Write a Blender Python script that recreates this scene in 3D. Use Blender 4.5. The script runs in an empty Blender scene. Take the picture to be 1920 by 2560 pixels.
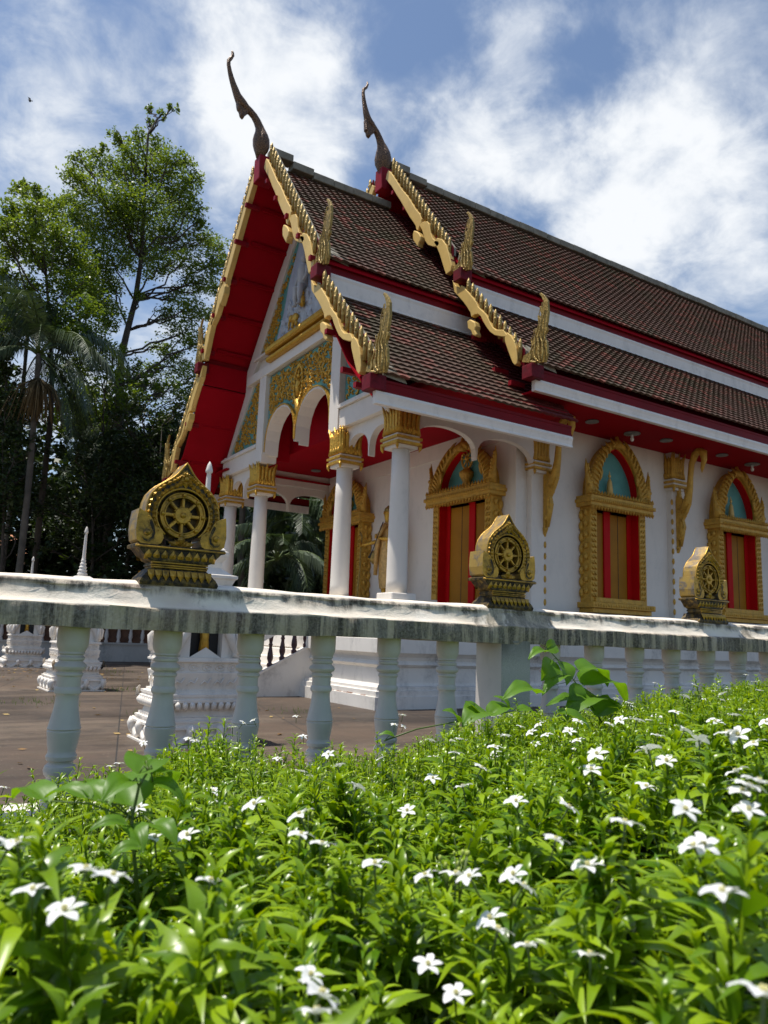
import bpy, bmesh, math, random
import numpy as np
from mathutils import Vector, Matrix
from math import radians, sin, cos, pi, sqrt
random.seed(7)
RNG = np.random.default_rng(11)
SC = bpy.context.scene
COL = SC.collection

# ------------------------------------------------------------------ camera
FPX, EYE = 1907.3, 1.2                       # focal length in photo pixels, eye height in metres
_p, _r, _y = radians(9.295), radians(2.082), radians(57.631)
_M = np.array([[cos(_r), -sin(_r), 0], [sin(_r), cos(_r), 0], [0, 0, 1]]) @ \
     np.array([[1, 0, 0], [0, cos(_p), sin(_p)], [0, -sin(_p), cos(_p)]])
_B = np.array([[sin(_y), 0, cos(_y)], [-cos(_y), 0, sin(_y)], [0, -1, 0]])
_W = _B @ _M.T
cam_d = bpy.data.cameras.new('camera')
cam = bpy.data.objects.new('camera', cam_d); COL.objects.link(cam)
_rt, _up, _bk = _W @ [1, 0, 0], -(_W @ [0, 1, 0]), -(_W @ [0, 0, 1])
cam.matrix_world = Matrix(((_rt[0], _up[0], _bk[0], 0), (_rt[1], _up[1], _bk[1], 0), (_rt[2], _up[2], _bk[2], EYE), (0, 0, 0, 1)))
cam_d.sensor_fit = 'VERTICAL'; cam_d.sensor_height = 36; cam_d.lens = FPX / 2560 * 36
cam_d.clip_start = 0.05; cam_d.clip_end = 3000
cam_d.dof.use_dof = True; cam_d.dof.focus_distance = 4.2; cam_d.dof.aperture_fstop = 7.0
SC.camera = cam
SC.view_settings.view_transform = 'Standard'; SC.view_settings.look = 'None'
SC.view_settings.exposure = 0.48; SC.view_settings.gamma = 1.0
try:
    SC.cycles.max_bounces = 8; SC.cycles.transparent_max_bounces = 8
    SC.cycles.sample_clamp_indirect = 6.0
except Exception: pass

# ------------------------------------------------------------------ sun and sky
SUN = Vector((-0.27, 0.17, 0.95)).normalized()       # direction towards the sun
sd = bpy.data.lights.new('sun', 'SUN'); sd.energy = 4.0; sd.angle = radians(0.53); sd.color = (1.0, 0.95, 0.87)
so = bpy.data.objects.new('sun', sd); COL.objects.link(so)
so.rotation_euler = SUN.to_track_quat('Z', 'Y').to_euler()

world = bpy.data.worlds.new('World'); SC.world = world; world.use_nodes = True
def build_world():
    nt = world.node_tree; N = nt.nodes; L = nt.links; N.clear()
    out = N.new('ShaderNodeOutputWorld'); bg = N.new('ShaderNodeBackground'); L.new(bg.outputs[0], out.inputs[0])
    sky = N.new('ShaderNodeTexSky'); sky.sky_type = 'NISHITA'; sky.sun_disc = False
    sky.sun_elevation = math.asin(SUN.z); sky.sun_rotation = math.atan2(SUN.x, SUN.y)
    sky.air_density = 1.0; sky.dust_density = 0.6; sky.ozone_density = 1.3
    tc = N.new('ShaderNodeTexCoord')
    sep = N.new('ShaderNodeSeparateXYZ'); L.new(tc.outputs['Generated'], sep.inputs[0])
    def m(op, a, b=None, c=None):
        n = N.new('ShaderNodeMath'); n.operation = op
        for i, v in enumerate((a, b, c)):
            if v is None: continue
            if hasattr(v, 'links'): L.new(v, n.inputs[i])
            else: n.inputs[i].default_value = v
        return n.outputs[0]
    zz = m('ADD', m('MAXIMUM', sep.outputs[2], 0.0), 0.28)
    px, py = m('DIVIDE', sep.outputs[0], zz), m('DIVIDE', sep.outputs[1], zz)
    cmb = N.new('ShaderNodeCombineXYZ'); L.new(px, cmb.inputs[0]); L.new(py, cmb.inputs[1])
    def noise(scale, det, rough, off, dist=0.0, vec=None):
        mp = N.new('ShaderNodeMapping'); mp.inputs['Location'].default_value = off
        L.new(vec or cmb.outputs[0], mp.inputs[0])
        n = N.new('ShaderNodeTexNoise'); n.inputs['Scale'].default_value = scale; n.inputs['Detail'].default_value = det
        n.inputs['Roughness'].default_value = rough; n.inputs['Distortion'].default_value = dist
        L.new(mp.outputs[0], n.inputs[0]); return n.outputs[0]
    big = noise(3.2, 4, 0.5, (3.1, 1.7, 0), 0.3)
    fine = noise(9.0, 9, 0.60, (0.3, 5.2, 0), 0.35)
    # cloud banks placed in the sky by direction: (direction, angular radius, weight)
    acc = None
    nc = N.new('ShaderNodeTexNoise'); nc.inputs['Scale'].default_value = 7.0; nc.inputs['Detail'].default_value = 6; nc.inputs['Roughness'].default_value = .6; L.new(tc.outputs['Generated'], nc.inputs[0])
    s1 = N.new('ShaderNodeVectorMath'); s1.operation = 'SUBTRACT'; L.new(nc.outputs[1], s1.inputs[0]); s1.inputs[1].default_value = (.5, .5, .5)
    s2 = N.new('ShaderNodeVectorMath'); s2.operation = 'SCALE'; L.new(s1.outputs[0], s2.inputs[0]); s2.inputs['Scale'].default_value = .26
    s3 = N.new('ShaderNodeVectorMath'); s3.operation = 'ADD'; L.new(s2.outputs[0], s3.inputs[0]); L.new(tc.outputs['Generated'], s3.inputs[1])
    for (u, v, r, w) in CLOUDS:
        d = _W @ np.array([(u - 960) / FPX, (v - 1280) / FPX, 1.0]); d /= np.linalg.norm(d)
        vm = N.new('ShaderNodeVectorMath'); vm.operation = 'DISTANCE'; L.new(s3.outputs[0], vm.inputs[0])
        vm.inputs[1].default_value = tuple(d)
        mr = N.new('ShaderNodeMapRange'); mr.interpolation_type = 'SMOOTHSTEP'
        mr.inputs[1].default_value = 0.0; mr.inputs[2].default_value = r / FPX * 1.55
        mr.inputs[3].default_value = w * .66; mr.inputs[4].default_value = 0.0
        L.new(vm.outputs['Value'], mr.inputs[0])
        acc = mr.outputs[0] if acc is None else m('ADD', acc, mr.outputs[0])
    dens = m('ADD', m('ADD', m('MULTIPLY', big, 0.75), m('MULTIPLY', fine, 1.15)), acc)
    mr = N.new('ShaderNodeMapRange'); mr.interpolation_type = 'SMOOTHSTEP'; L.new(dens, mr.inputs[0])
    mr.inputs[1].default_value = 0.93; mr.inputs[2].default_value = 1.70
    cloudcol = N.new('ShaderNodeMapRange'); L.new(dens, cloudcol.inputs[0])
    cloudcol.inputs[1].default_value = 1.05; cloudcol.inputs[2].default_value = 1.75
    cloudcol.inputs[3].default_value = 0.0; cloudcol.inputs[4].default_value = 1.0
    cr = N.new('ShaderNodeMix'); cr.data_type = 'RGBA'; L.new(cloudcol.outputs[0], cr.inputs[0])
    cr.inputs[6].default_value = (4.3, 4.9, 5.7, 1); cr.inputs[7].default_value = (7.2, 7.35, 7.5, 1)
    mx = N.new('ShaderNodeMix'); mx.data_type = 'RGBA'; L.new(m('MULTIPLY', mr.outputs[0], 0.93), mx.inputs[0])
    L.new(sky.outputs[0], mx.inputs[6]); L.new(cr.outputs[2], mx.inputs[7])
    L.new(mx.outputs[2], bg.inputs[0]); bg.inputs[1].default_value = 0.1
CLOUDS = [(560, 130, 200, .50), (700, 170, 220, .45), (640, 300, 220, .35), (860, 110, 150, .30), (780, 400, 160, .22), (1190, 300, 190, .55), (1080, 400, 150, .30), (1330, 270, 110, .30), (1230, 430, 150, .3),
          (1420, 440, 140, .50), (1560, 420, 160, .45), (1720, 480, 220, .42), (1560, 560, 170, .38), (1850, 620, 250, .38), (1700, 100, 200, .32), (1850, 200, 220, .30), (1560, 140, 100, .25), (1250, 8, 110, .40), (1400, 60, 90, .2),
          (90, 130, 200, .30), (190, 260, 170, .30), (50, 330, 170, .28), (30, 560, 150, .22), (500, 620, 150, .2), (300, 900, 400, .40), (500, 420, 130, .12), (1000, 700, 400, .2), (60, 900, 300, .3),
          (350, 130, 110, -.22), (440, 480, 110, -.15), (1010, 60, 120, -.15), (1420, 260, 90, -.22), (1000, 250, 70, -.12), (1700, 620, 80, -.15)]
build_world()

# ------------------------------------------------------------------ helpers
def ray(u, v): return _W @ np.array([(u - 960) / FPX, (v - 1280) / FPX, 1.0])
def at(u, v, ax, val):
    """point where the sight line through photo pixel (u, v) meets the plane x/y/z = val"""
    d = ray(u, v); o = np.array([0, 0, EYE]); k = 'xyz'.index(ax); t = (val - o[k]) / d[k]
    return o + t * d

class MB:
    """collects shapes; build() links them as ONE mesh object"""
    def __init__(s): s.v = []; s.f = []; s.m = []; s.sm = []; s.uv = None
    def add(s, vs, fs, mat=0, smooth=False, M=None):
        b = len(s.v)
        for p in vs:
            p = Vector(p)
            if M is not None: p = M @ p
            s.v.append((p.x, p.y, p.z))
        for f in fs: s.f.append([b + i for i in f]); s.m.append(mat); s.sm.append(smooth)
        return s
    def box(s, x0, x1, y0, y1, z0, z1, mat=0, M=None):
        x0, x1 = sorted((x0, x1)); y0, y1 = sorted((y0, y1)); z0, z1 = sorted((z0, z1))
        vs = [(x0, y0, z0), (x1, y0, z0), (x1, y1, z0), (x0, y1, z0), (x0, y0, z1), (x1, y0, z1), (x1, y1, z1), (x0, y1, z1)]
        return s.add(vs, [(0, 3, 2, 1), (4, 5, 6, 7), (0, 1, 5, 4), (1, 2, 6, 5), (2, 3, 7, 6), (3, 0, 4, 7)], mat, False, M)
    def bbox(s, x0, x1, y0, y1, z0, z1, b=0.01, mat=0, M=None):
        """box with bevelled edges"""
        x0, x1 = sorted((x0, x1)); y0, y1 = sorted((y0, y1)); z0, z1 = sorted((z0, z1))
        bm = bmesh.new(); bmesh.ops.create_cube(bm, size=1)
        for v in bm.verts: v.co = Vector(((x0 + x1) / 2 + v.co.x * (x1 - x0), (y0 + y1) / 2 + v.co.y * (y1 - y0), (z0 + z1) / 2 + v.co.z * (z1 - z0)))
        bmesh.ops.bevel(bm, geom=bm.edges[:], offset=b, segments=1, affect='EDGES')
        return s.frombm(bm, mat, False, M)
    def frombm(s, bm, mat=0, smooth=False, M=None):
        bm.verts.index_update()
        s.add([v.co.copy() for v in bm.verts], [[v.index for v in f.verts] for f in bm.faces], mat, smooth, M); bm.free(); return s
    def lathe(s, prof, n=24, mat=0, smooth=True, M=None, caps=True, sq=0.0):
        """prof: [(radius, z)]; sq blends the round section towards a square"""
        vs = []; fs = []
        for r, z in prof:
            for i in range(n):
                a = 2 * pi * i / n + (pi / n if sq else 0)
                k = 1.0
                if sq: k = (1 - sq) + sq / max(abs(cos(a)), abs(sin(a)))
                vs.append((r * k * cos(a), r * k * sin(a), z))
        for j in range(len(prof) - 1):
            for i in range(n):
                a, b = j * n + i, j * n + (i + 1) % n
                fs.append((a, b, b + n, a + n))
        if caps: fs.append(list(range(n))[::-1]); fs.append([(len(prof) - 1) * n + i for i in range(n)])
        return s.add(vs, fs, mat, smooth, M)
    def prism(s, poly, d0, d1, axis='x', mat=0, M=None, smooth=False):
        """poly of 2D points, extruded along axis between d0 and d1. axis x: poly=(y,z); y: (x,z); z: (x,y)"""
        def P(a, b, d): return {'x': (d, a, b), 'y': (a, d, b), 'z': (a, b, d)}[axis]
        n = len(poly); vs = [P(a, b, d0) for a, b in poly] + [P(a, b, d1) for a, b in poly]
        fs = [list(range(n))[::-1], [n + i for i in range(n)]] + [(i, (i + 1) % n, n + (i + 1) % n, n + i) for i in range(n)]
        return s.add(vs, fs, mat, smooth, M)
    def tube(s, pts, rad, n=8, mat=0, smooth=True, M=None, flat=1.0, side=None, cap=True):
        """swept tube through 3D points with radius per point; flat squashes it along `side`"""
        pts = [Vector(p) for p in pts]; rad = rad if hasattr(rad, '__len__') else [rad] * len(pts)
        vs = []; up = None
        for i, p in enumerate(pts):
            d = (pts[min(i + 1, len(pts) - 1)] - pts[max(i - 1, 0)])
            d = d.normalized() if d.length > 1e-9 else Vector((0, 0, 1))
            if side is not None: a = Vector(side)
            else:
                if up is None: up = Vector((0, 0, 1)) if abs(d.z) < 0.9 else Vector((1, 0, 0))
                a = up
            a = (a - d * a.dot(d)); a = a.normalized() if a.length > 1e-6 else d.orthogonal().normalized()
            up = a; b = d.cross(a)
            for k in range(n):
                t = 2 * pi * k / n
                vs.append(p + a * (cos(t) * rad[i] * flat) + b * (sin(t) * rad[i]))
        fs = []
        for i in range(len(pts) - 1):
            for k in range(n):
                a, b = i * n + k, i * n + (k + 1) % n
                fs.append((a, b, b + n, a + n))
        if cap: fs.append(list(range(n))[::-1]); fs.append([(len(pts) - 1) * n + k for k in range(n)])
        return s.add(vs, fs, mat, smooth, M)
    def ball(s, c, r, n=8, m=6, mat=0, smooth=True, M=None):
        c = Vector(c); r = Vector(r) if hasattr(r, '__len__') else Vector((r, r, r))
        vs = [c + Vector((0, 0, -r.z))]; fs = []
        for j in range(1, m):
            t = -pi / 2 + pi * j / m
            for i in range(n):
                a = 2 * pi * i / n; vs.append(c + Vector((r.x * cos(t) * cos(a), r.y * cos(t) * sin(a), r.z * sin(t))))
        vs.append(c + Vector((0, 0, r.z)))
        for i in range(n): fs.append((0, 1 + (i + 1) % n, 1 + i))
        for j in range(m - 2):
            for i in range(n):
                a, b = 1 + j * n + i, 1 + j * n + (i + 1) % n
                fs.append((a, b, b + n, a + n))
        for i in range(n): fs.append((len(vs) - 1, 1 + (m - 2) * n + i, 1 + (m - 2) * n + (i + 1) % n))
        return s.add(vs, fs, mat, smooth, M)
    def strip(s, A, B, mat=0, smooth=False):
        n = len(A); return s.add(list(A) + list(B), [(i, i + 1, n + i + 1, n + i) for i in range(n - 1)], mat, smooth)
    def build(s, name, mats, parent=None, loc=None, bevel=0.0):
        me = bpy.data.meshes.new(name); me.from_pydata(s.v, [], s.f)
        for m_ in (mats if isinstance(mats, (list, tuple)) else [mats]): me.materials.append(m_)
        me.polygons.foreach_set('material_index', s.m); me.polygons.foreach_set('use_smooth', s.sm); me.update()
        return link(name, me, parent, loc, bevel)
def link(name, me, parent=None, loc=None, bevel=0.0):
    o = bpy.data.objects.new(name, me); COL.objects.link(o)
    if parent is not None:
        o.parent = parent
        w = parent_world(parent)
        if loc is None: o.matrix_parent_inverse = w.inverted()
        else: o.location = loc
    elif loc is not None: o.location = loc
    if bevel:
        bv = o.modifiers.new('bevel', 'BEVEL'); bv.width = bevel; bv.segments = 2; bv.limit_method = 'ANGLE'; bv.angle_limit = radians(35)
    return o
def parent_world(o):
    m = Matrix.LocRotScale(o.location, o.rotation_euler, o.scale)
    return (parent_world(o.parent) @ o.matrix_parent_inverse @ m) if o.parent else m
def tag(o, label=None, cat=None, group=None, kind=None):
    if label: o['label'] = label
    if cat: o['category'] = cat
    if group: o['group'] = group
    if kind: o['kind'] = kind
    return o
def empty(name, loc, label=None, cat=None, group=None, rz=0.0):
    o = bpy.data.objects.new(name, None); COL.objects.link(o); o.location = loc; o.rotation_euler = (0, 0, rz)
    o.empty_display_size = 0.2
    return tag(o, label, cat, group)
def copy_tree(o, parent=None):
    c = o.copy(); COL.objects.link(c); c.parent = parent
    if parent is not None: c.matrix_parent_inverse = o.matrix_parent_inverse.copy()
    for ch in list(o.children): copy_tree(ch, c)
    return c
def big_mesh(name, V, F, mats, parent=None, mi=None, smooth=False, uv=None, loc=None):
    """V (n,3) array, F (m,4) or (m,3) array"""
    me = bpy.data.meshes.new(name); k = F.shape[1]
    me.vertices.add(len(V)); me.vertices.foreach_set('co', V.astype(np.float32).ravel())
    me.loops.add(F.size); me.loops.foreach_set('vertex_index', F.astype(np.int32).ravel())
    me.polygons.add(len(F)); me.polygons.foreach_set('loop_start', np.arange(0, F.size, k, dtype=np.int32))
    for m_ in (mats if isinstance(mats, (list, tuple)) else [mats]): me.materials.append(m_)
    if mi is not None: me.polygons.foreach_set('material_index', mi.astype(np.int32))
    me.polygons.foreach_set('use_smooth', np.full(len(F), smooth))
    if uv is not None:
        l = me.uv_layers.new(name='UVMap'); l.data.foreach_set('uv', uv.astype(np.float32).ravel())
    me.update(calc_edges=True); me.validate()
    return link(name, me, parent, loc)

# ------------------------------------------------------------------ materials
class NT:
    def __init__(s, name):
        s.mat = bpy.data.materials.new(name); s.mat.use_nodes = True; s.t = s.mat.node_tree; s.N = s.t.nodes; s.L = s.t.links
        s.b = s.N['Principled BSDF']; s.tc = s.N.new('ShaderNodeTexCoord')
    def n(s, t, **k):
        x = s.N.new(t)
        for a, b in k.items(): setattr(x, a, b)
        return x
    def setin(s, node, i, v):
        if hasattr(v, 'links'): s.L.new(v, node.inputs[i])
        else: node.inputs[i].default_value = v
    def math(s, op, a, b=0.0, clamp=False):
        x = s.n('ShaderNodeMath', operation=op); x.use_clamp = clamp; s.setin(x, 0, a); s.setin(x, 1, b); return x.outputs[0]
    def map(s, scale=(1, 1, 1), vec=None, loc=(0, 0, 0), rot=(0, 0, 0)):
        x = s.n('ShaderNodeMapping'); x.inputs['Scale'].default_value = scale; x.inputs['Location'].default_value = loc; x.inputs['Rotation'].default_value = rot
        s.L.new(vec or s.tc.outputs['Object'], x.inputs[0]); return x.outputs[0]
    def noise(s, sc, det=4, rough=0.55, vec=None, dist=0.0, col=False):
        x = s.n('ShaderNodeTexNoise'); x.inputs['Scale'].default_value = sc; x.inputs['Detail'].default_value = det
        x.inputs['Roughness'].default_value = rough; x.inputs['Distortion'].default_value = dist
        s.L.new(vec or s.tc.outputs['Object'], x.inputs[0]); return x.outputs[1 if col else 0]
    def ramp(s, f, stops, interp='LINEAR'):
        x = s.n('ShaderNodeValToRGB'); x.color_ramp.interpolation = interp; e = x.color_ramp.elements
        while len(e) < len(stops): e.new(0.5)
        for i, (p, c) in enumerate(stops):
            e[i].position = p; e[i].color = (*c, 1) if hasattr(c, '__len__') else (c, c, c, 1)
        s.L.new(f, x.inputs[0]); return x.outputs[0]
    def mix(s, f, a, b, mode='MIX'):
        x = s.n('ShaderNodeMix', data_type='RGBA', blend_type=mode); s.setin(x, 0, f)
        s.setin(x, 6, a if hasattr(a, 'links') else (*a, 1)); s.setin(x, 7, b if hasattr(b, 'links') else (*b, 1)); return x.outputs[2]
    def bump(s, h, strength=0.3, dist=0.02):
        x = s.n('ShaderNodeBump'); x.inputs['Strength'].default_value = strength; x.inputs['Distance'].default_value = dist
        s.L.new(h, x.inputs['Height']); s.L.new(x.outputs[0], s.b.inputs['Normal']); return s
    def fin(s, col=None, rough=None, metal=None, spec=None):
        if col is not None: s.setin(s.b, 'Base Color', col if hasattr(col, 'links') else (*col, 1))
        if rough is not None: s.setin(s.b, 'Roughness', rough)
        if metal is not None: s.setin(s.b, 'Metallic', metal)
        if spec is not None: s.setin(s.b, 'Specular IOR Level', spec)
        return s.mat
def paint(name, c, rough=0.6, var=0.08, sc=2.0, bump=0.15, metal=0.0, dirt=0.0, dirtc=(.05, .05, .04), dsc=1.2, spec=None):
    t = NT(name); n = t.noise(sc, 5, 0.6); c2 = tuple(x * (1 - 3 * var) for x in c)
    col = t.mix(t.ramp(n, [(.35, 0.0), (.75, 1.0)]), c, c2)
    if dirt:
        d = t.noise(dsc, 8, 0.68, t.map((1, 1, .5)), .3); d2 = t.noise(14, 6, .7)
        f = t.math('MULTIPLY', t.ramp(d, [(.5, 0.0), (.72, 1.0)]), t.ramp(d2, [(.35, .2), (.65, 1.0)]))
        col = t.mix(t.math('MULTIPLY', f, dirt), col, dirtc)
    if metal > .2:      # carved gilding: small leaf shaped relief
        vo = t.n('ShaderNodeTexVoronoi'); vo.inputs['Scale'].default_value = 26; t.L.new(t.map((1, 1, .7)), vo.inputs[0])
        t.bump(t.math('ADD', t.ramp(vo.outputs['Distance'], [(.1, 1.0), (.6, 0.0)]), t.noise(60, 4, .6)), .55, .012)
    else: t.bump(t.noise(60, 4, .6), bump, .004)
    return t.fin(col, rough, metal, spec)
M = {}
M['white'] = paint('white wall paint', (.76, .70, .62), .55, .02, 1.1, .1, dirt=.35, dirtc=(.36, .34, .31), dsc=2.5)
M['white2'] = paint('white stucco', (.80, .74, .66), .7, .03, 2, .3, dirt=.5, dirtc=(.10, .095, .085), dsc=2.2)
M['plinth'] = paint('plinth stucco', (.76, .71, .64), .7, .04, 2, .3, dirt=.75, dirtc=(.07, .065, .06), dsc=1.6)
M['fasciaw'] = paint('white fascia', (.86, .80, .72), .5, .03, 2, .1, dirt=.45, dirtc=(.25, .25, .24), dsc=3)
M['red'] = paint('red lacquer', (.20, .003, .007), .5, .1, 1.5, .06, dirt=.15, dirtc=(.09, .004, .006), spec=.15)
M['soffit'] = paint('dark red soffit', (.34, .002, .010), .7, .08, .8, .06, spec=.08)
M['redjamb'] = paint('bright red jamb', (.52, .004, .006), .6, .05, 2, .05, spec=.15)
M['redbox'] = paint('weathered red block', (.19, .012, .022), .6, .2, 9, .3, dirt=1.0, dirtc=(.035, .022, .02), dsc=4, spec=.15)
M['redw'] = paint('weathered red', (.26, .008, .016), .5, .1, 6, .2, dirt=.5, dirtc=(.10, .05, .045), dsc=6, spec=.15)
M['maroon'] = paint('maroon glazed', (.045, .01, .013), .35, .1, 9, .1)
M['gold'] = paint('gold leaf', (.70, .40, .055), .38, .12, 16, .4, metal=.55)
M['goldp'] = paint('ochre gold paint', (.64, .36, .05), .5, .12, 9, .3, metal=.25)
M['goldcream'] = paint('pale gold paint', (.70, .47, .14), .5, .05, 3, .1, metal=.15, dirt=.25, dirtc=(.12, .10, .05), dsc=4)
M['goldold'] = paint('weathered gold', (.42, .28, .07), .45, .15, 9, .3, metal=.4, dirt=.75, dirtc=(.07, .06, .03), dsc=5)
M['teal'] = paint('teal ground', (.10, .33, .30), .5, .1, 3, .1)
M['doorgold'] = paint('varnished door panel', (.38, .16, .008), .5, .1, 1.2, .05, spec=.2)
M['stucco_grey'] = paint('relief stucco', (.50, .53, .57), .7, .1, 6, .4, dirt=.8, dirtc=(.10, .10, .10), dsc=5)
M['dark'] = paint('dark paint', (.02, .018, .018), .6)
M['steel'] = paint('lamp metal', (.30, .31, .30), .4, .1, 8, .1, metal=.6)
M['bulb'] = paint('lamp glass', (.75, .75, .72), .15, .01)
def bronze():
    t = NT('scaled bronze'); v = t.n('ShaderNodeTexVoronoi'); v.inputs['Scale'].default_value = 42
    t.L.new(t.map((1, 1, .75)), v.inputs[0])
    col = t.mix(t.ramp(v.outputs['Distance'], [(.1, 1.0), (.6, 0.0)]), (.085, .048, .026), (.34, .19, .09))
    t.bump(t.ramp(v.outputs['Distance'], [(.1, 1.0), (.6, 0.0)]), .7, .01)
    return t.fin(col, .45, .35)
M['bronze'] = bronze()
def ornament_mats():
    def rv(t):
        oi = t.n('ShaderNodeObjectInfo'); va = t.n('ShaderNodeVectorMath'); va.operation = 'ADD'; t.L.new(t.tc.outputs['Object'], va.inputs[0])
        cc = t.n('ShaderNodeCombineXYZ'); [t.L.new(t.math('MULTIPLY', oi.outputs['Random'], 37.0), cc.inputs[i]) for i in range(3)]
        t.L.new(cc.outputs[0], va.inputs[1]); return va.outputs[0]
    t = NT('aged gilding'); n = t.noise(9, 8, .7, rv(t), .4); n2 = t.noise(38, 6, .7)
    f = t.math('MULTIPLY', t.ramp(n, [(.42, 0.0), (.66, 1.0)]), t.ramp(n2, [(.3, .2), (.65, 1.0)]))
    col = t.mix(f, t.mix(n2, (.66, .38, .055), (.48, .26, .03)), (.06, .05, .02))
    t.bump(n2, .5, .004); a = t.fin(col, t.ramp(n2, [(.3, .28), (.7, .5)]), .55)
    t = NT('tarnished gilding ground'); n2 = t.noise(30, 6, .7)
    col = t.mix(t.ramp(n2, [(.45, 0.0), (.7, 1.0)]), (.022, .016, .008), (.24, .15, .03))
    t.bump(n2, .5, .004); b = t.fin(col, .5, .4)
    t = NT('gilded side face'); n = t.noise(7, 8, .7, rv(t), .6)
    col = t.mix(t.ramp(n, [(.46, 0.0), (.60, 1.0)]), (.40, .25, .055), (.16, .13, .10))
    t.bump(n, .6, .008); c = t.fin(col, .42, .4)
    return a, b, c
M['ornA'], M['ornB'], M['ornC'] = ornament_mats()
def rail_mat():
    t = NT('rain stained rail'); o = t.tc.outputs['Object']; s = t.n('ShaderNodeSeparateXYZ'); t.L.new(o, s.inputs[0]); z = s.outputs[2]
    big = t.noise(1.6, 3, .5, t.map((1, 1, .25)))
    streak = t.noise(14, 6, .7, t.map((1, 1, .05)), .15); fine = t.noise(70, 5, .7); wide = t.noise(4.2, 6, .65, t.map((1, 1, .15)), .2)
    base = t.mix(t.ramp(t.noise(3, 6, .6), [(.3, 0.0), (.7, 1.0)]), (.88, .80, .68), (.80, .69, .54))
    def band(a, b, c, d):
        m1 = t.n('ShaderNodeMapRange', interpolation_type='SMOOTHSTEP'); t.L.new(z, m1.inputs[0]); m1.inputs[1].default_value = a; m1.inputs[2].default_value = b
        m2 = t.n('ShaderNodeMapRange', interpolation_type='SMOOTHSTEP'); t.L.new(z, m2.inputs[0]); m2.inputs[1].default_value = c; m2.inputs[2].default_value = d
        return t.math('MULTIPLY', m1.outputs[0], t.math('SUBTRACT', 1.0, m2.outputs[0]))
    # grime runs down from the bead under the top edge, and covers the vertical face of the beam
    wob = t.math('ADD', z, t.math('MULTIPLY', t.math('SUBTRACT', wide, .5), .16))
    run = t.n('ShaderNodeMapRange', interpolation_type='SMOOTHSTEP'); t.L.new(wob, run.inputs[0]); run.inputs[1].default_value = 1.345; run.inputs[2].default_value = 1.40
    top = t.n('ShaderNodeMapRange', interpolation_type='SMOOTHSTEP'); t.L.new(z, top.inputs[0]); top.inputs[1].default_value = 1.412; top.inputs[2].default_value = 1.425
    g1 = t.math('MULTIPLY', t.math('MULTIPLY', run.outputs[0], t.math('SUBTRACT', 1.0, top.outputs[0])), t.ramp(streak, [(.30, .35), (.6, 1.0)]))
    face = t.n('ShaderNodeMapRange', interpolation_type='SMOOTHSTEP'); t.L.new(z, face.inputs[0]); face.inputs[1].default_value = 1.312; face.inputs[2].default_value = 1.296
    g2 = t.math('MULTIPLY', face.outputs[0], t.ramp(wide, [(.25, .75), (.55, 1.0)]))
    g3 = t.ramp(t.math('MULTIPLY', streak, t.ramp(big, [(.48, 0.0), (.62, 1.8)])), [(.42, 0.0), (.66, .8)])
    g = t.math('MAXIMUM', t.math('MAXIMUM', g1, g2), t.math('MULTIPLY', g3, t.math('SUBTRACT', 1.0, top.outputs[0])))
    g = t.math('MULTIPLY', g, t.ramp(fine, [(.3, .75), (.6, 1.0)]))
    grime = t.mix(t.ramp(streak, [(.42, 0.0), (.54, 1.0)]), (.40, .32, .22), (.05, .038, .026))
    grime = t.mix(t.ramp(big, [(.5, 0.0), (.7, .4)]), grime, (.19, .18, .10))
    red = t.math('MULTIPLY', t.ramp(t.noise(1.1, 3, .5, t.map((1, 1, 1), None, (3.3, 0, 0))), [(.58, 0.0), (.72, .5)]), t.math('SUBTRACT', 1.0, top.outputs[0]))
    col = t.mix(red, t.mix(g, base, grime), (.30, .10, .07))
    t.bump(t.math('ADD', fine, t.math('MULTIPLY', t.noise(18, 5, .6), 1.5)), .5, .006)
    return t.fin(col, .8)
M['rail'] = rail_mat()
def post_mat():
    t = NT('grey granular render'); f = t.noise(240, 4, .8); w = t.noise(5, 5, .6, t.map((1, 1, .3)))
    s = t.n('ShaderNodeSeparateXYZ'); t.L.new(t.tc.outputs['Object'], s.inputs[0])
    mr = t.n('ShaderNodeMapRange', interpolation_type='SMOOTHSTEP'); t.L.new(s.outputs[2], mr.inputs[0]); mr.inputs[1].default_value = 1.0; mr.inputs[2].default_value = 1.2
    col = t.mix(t.ramp(f, [(.35, 0.0), (.65, 1.0)]), (.30, .29, .27), (.58, .55, .51))
    col = t.mix(t.math('MULTIPLY', mr.outputs[0], t.ramp(w, [(.3, .4), (.6, .95)])), col, (.09, .085, .07))
    t.bump(f, .6, .004); return t.fin(col, .85)
M['post'] = post_mat()
M['baluster'] = paint('grey baluster paint', (.60, .555, .51), .5, .03, 5, .15, dirt=.25, dirtc=(.12, .12, .11), dsc=7)
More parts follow.
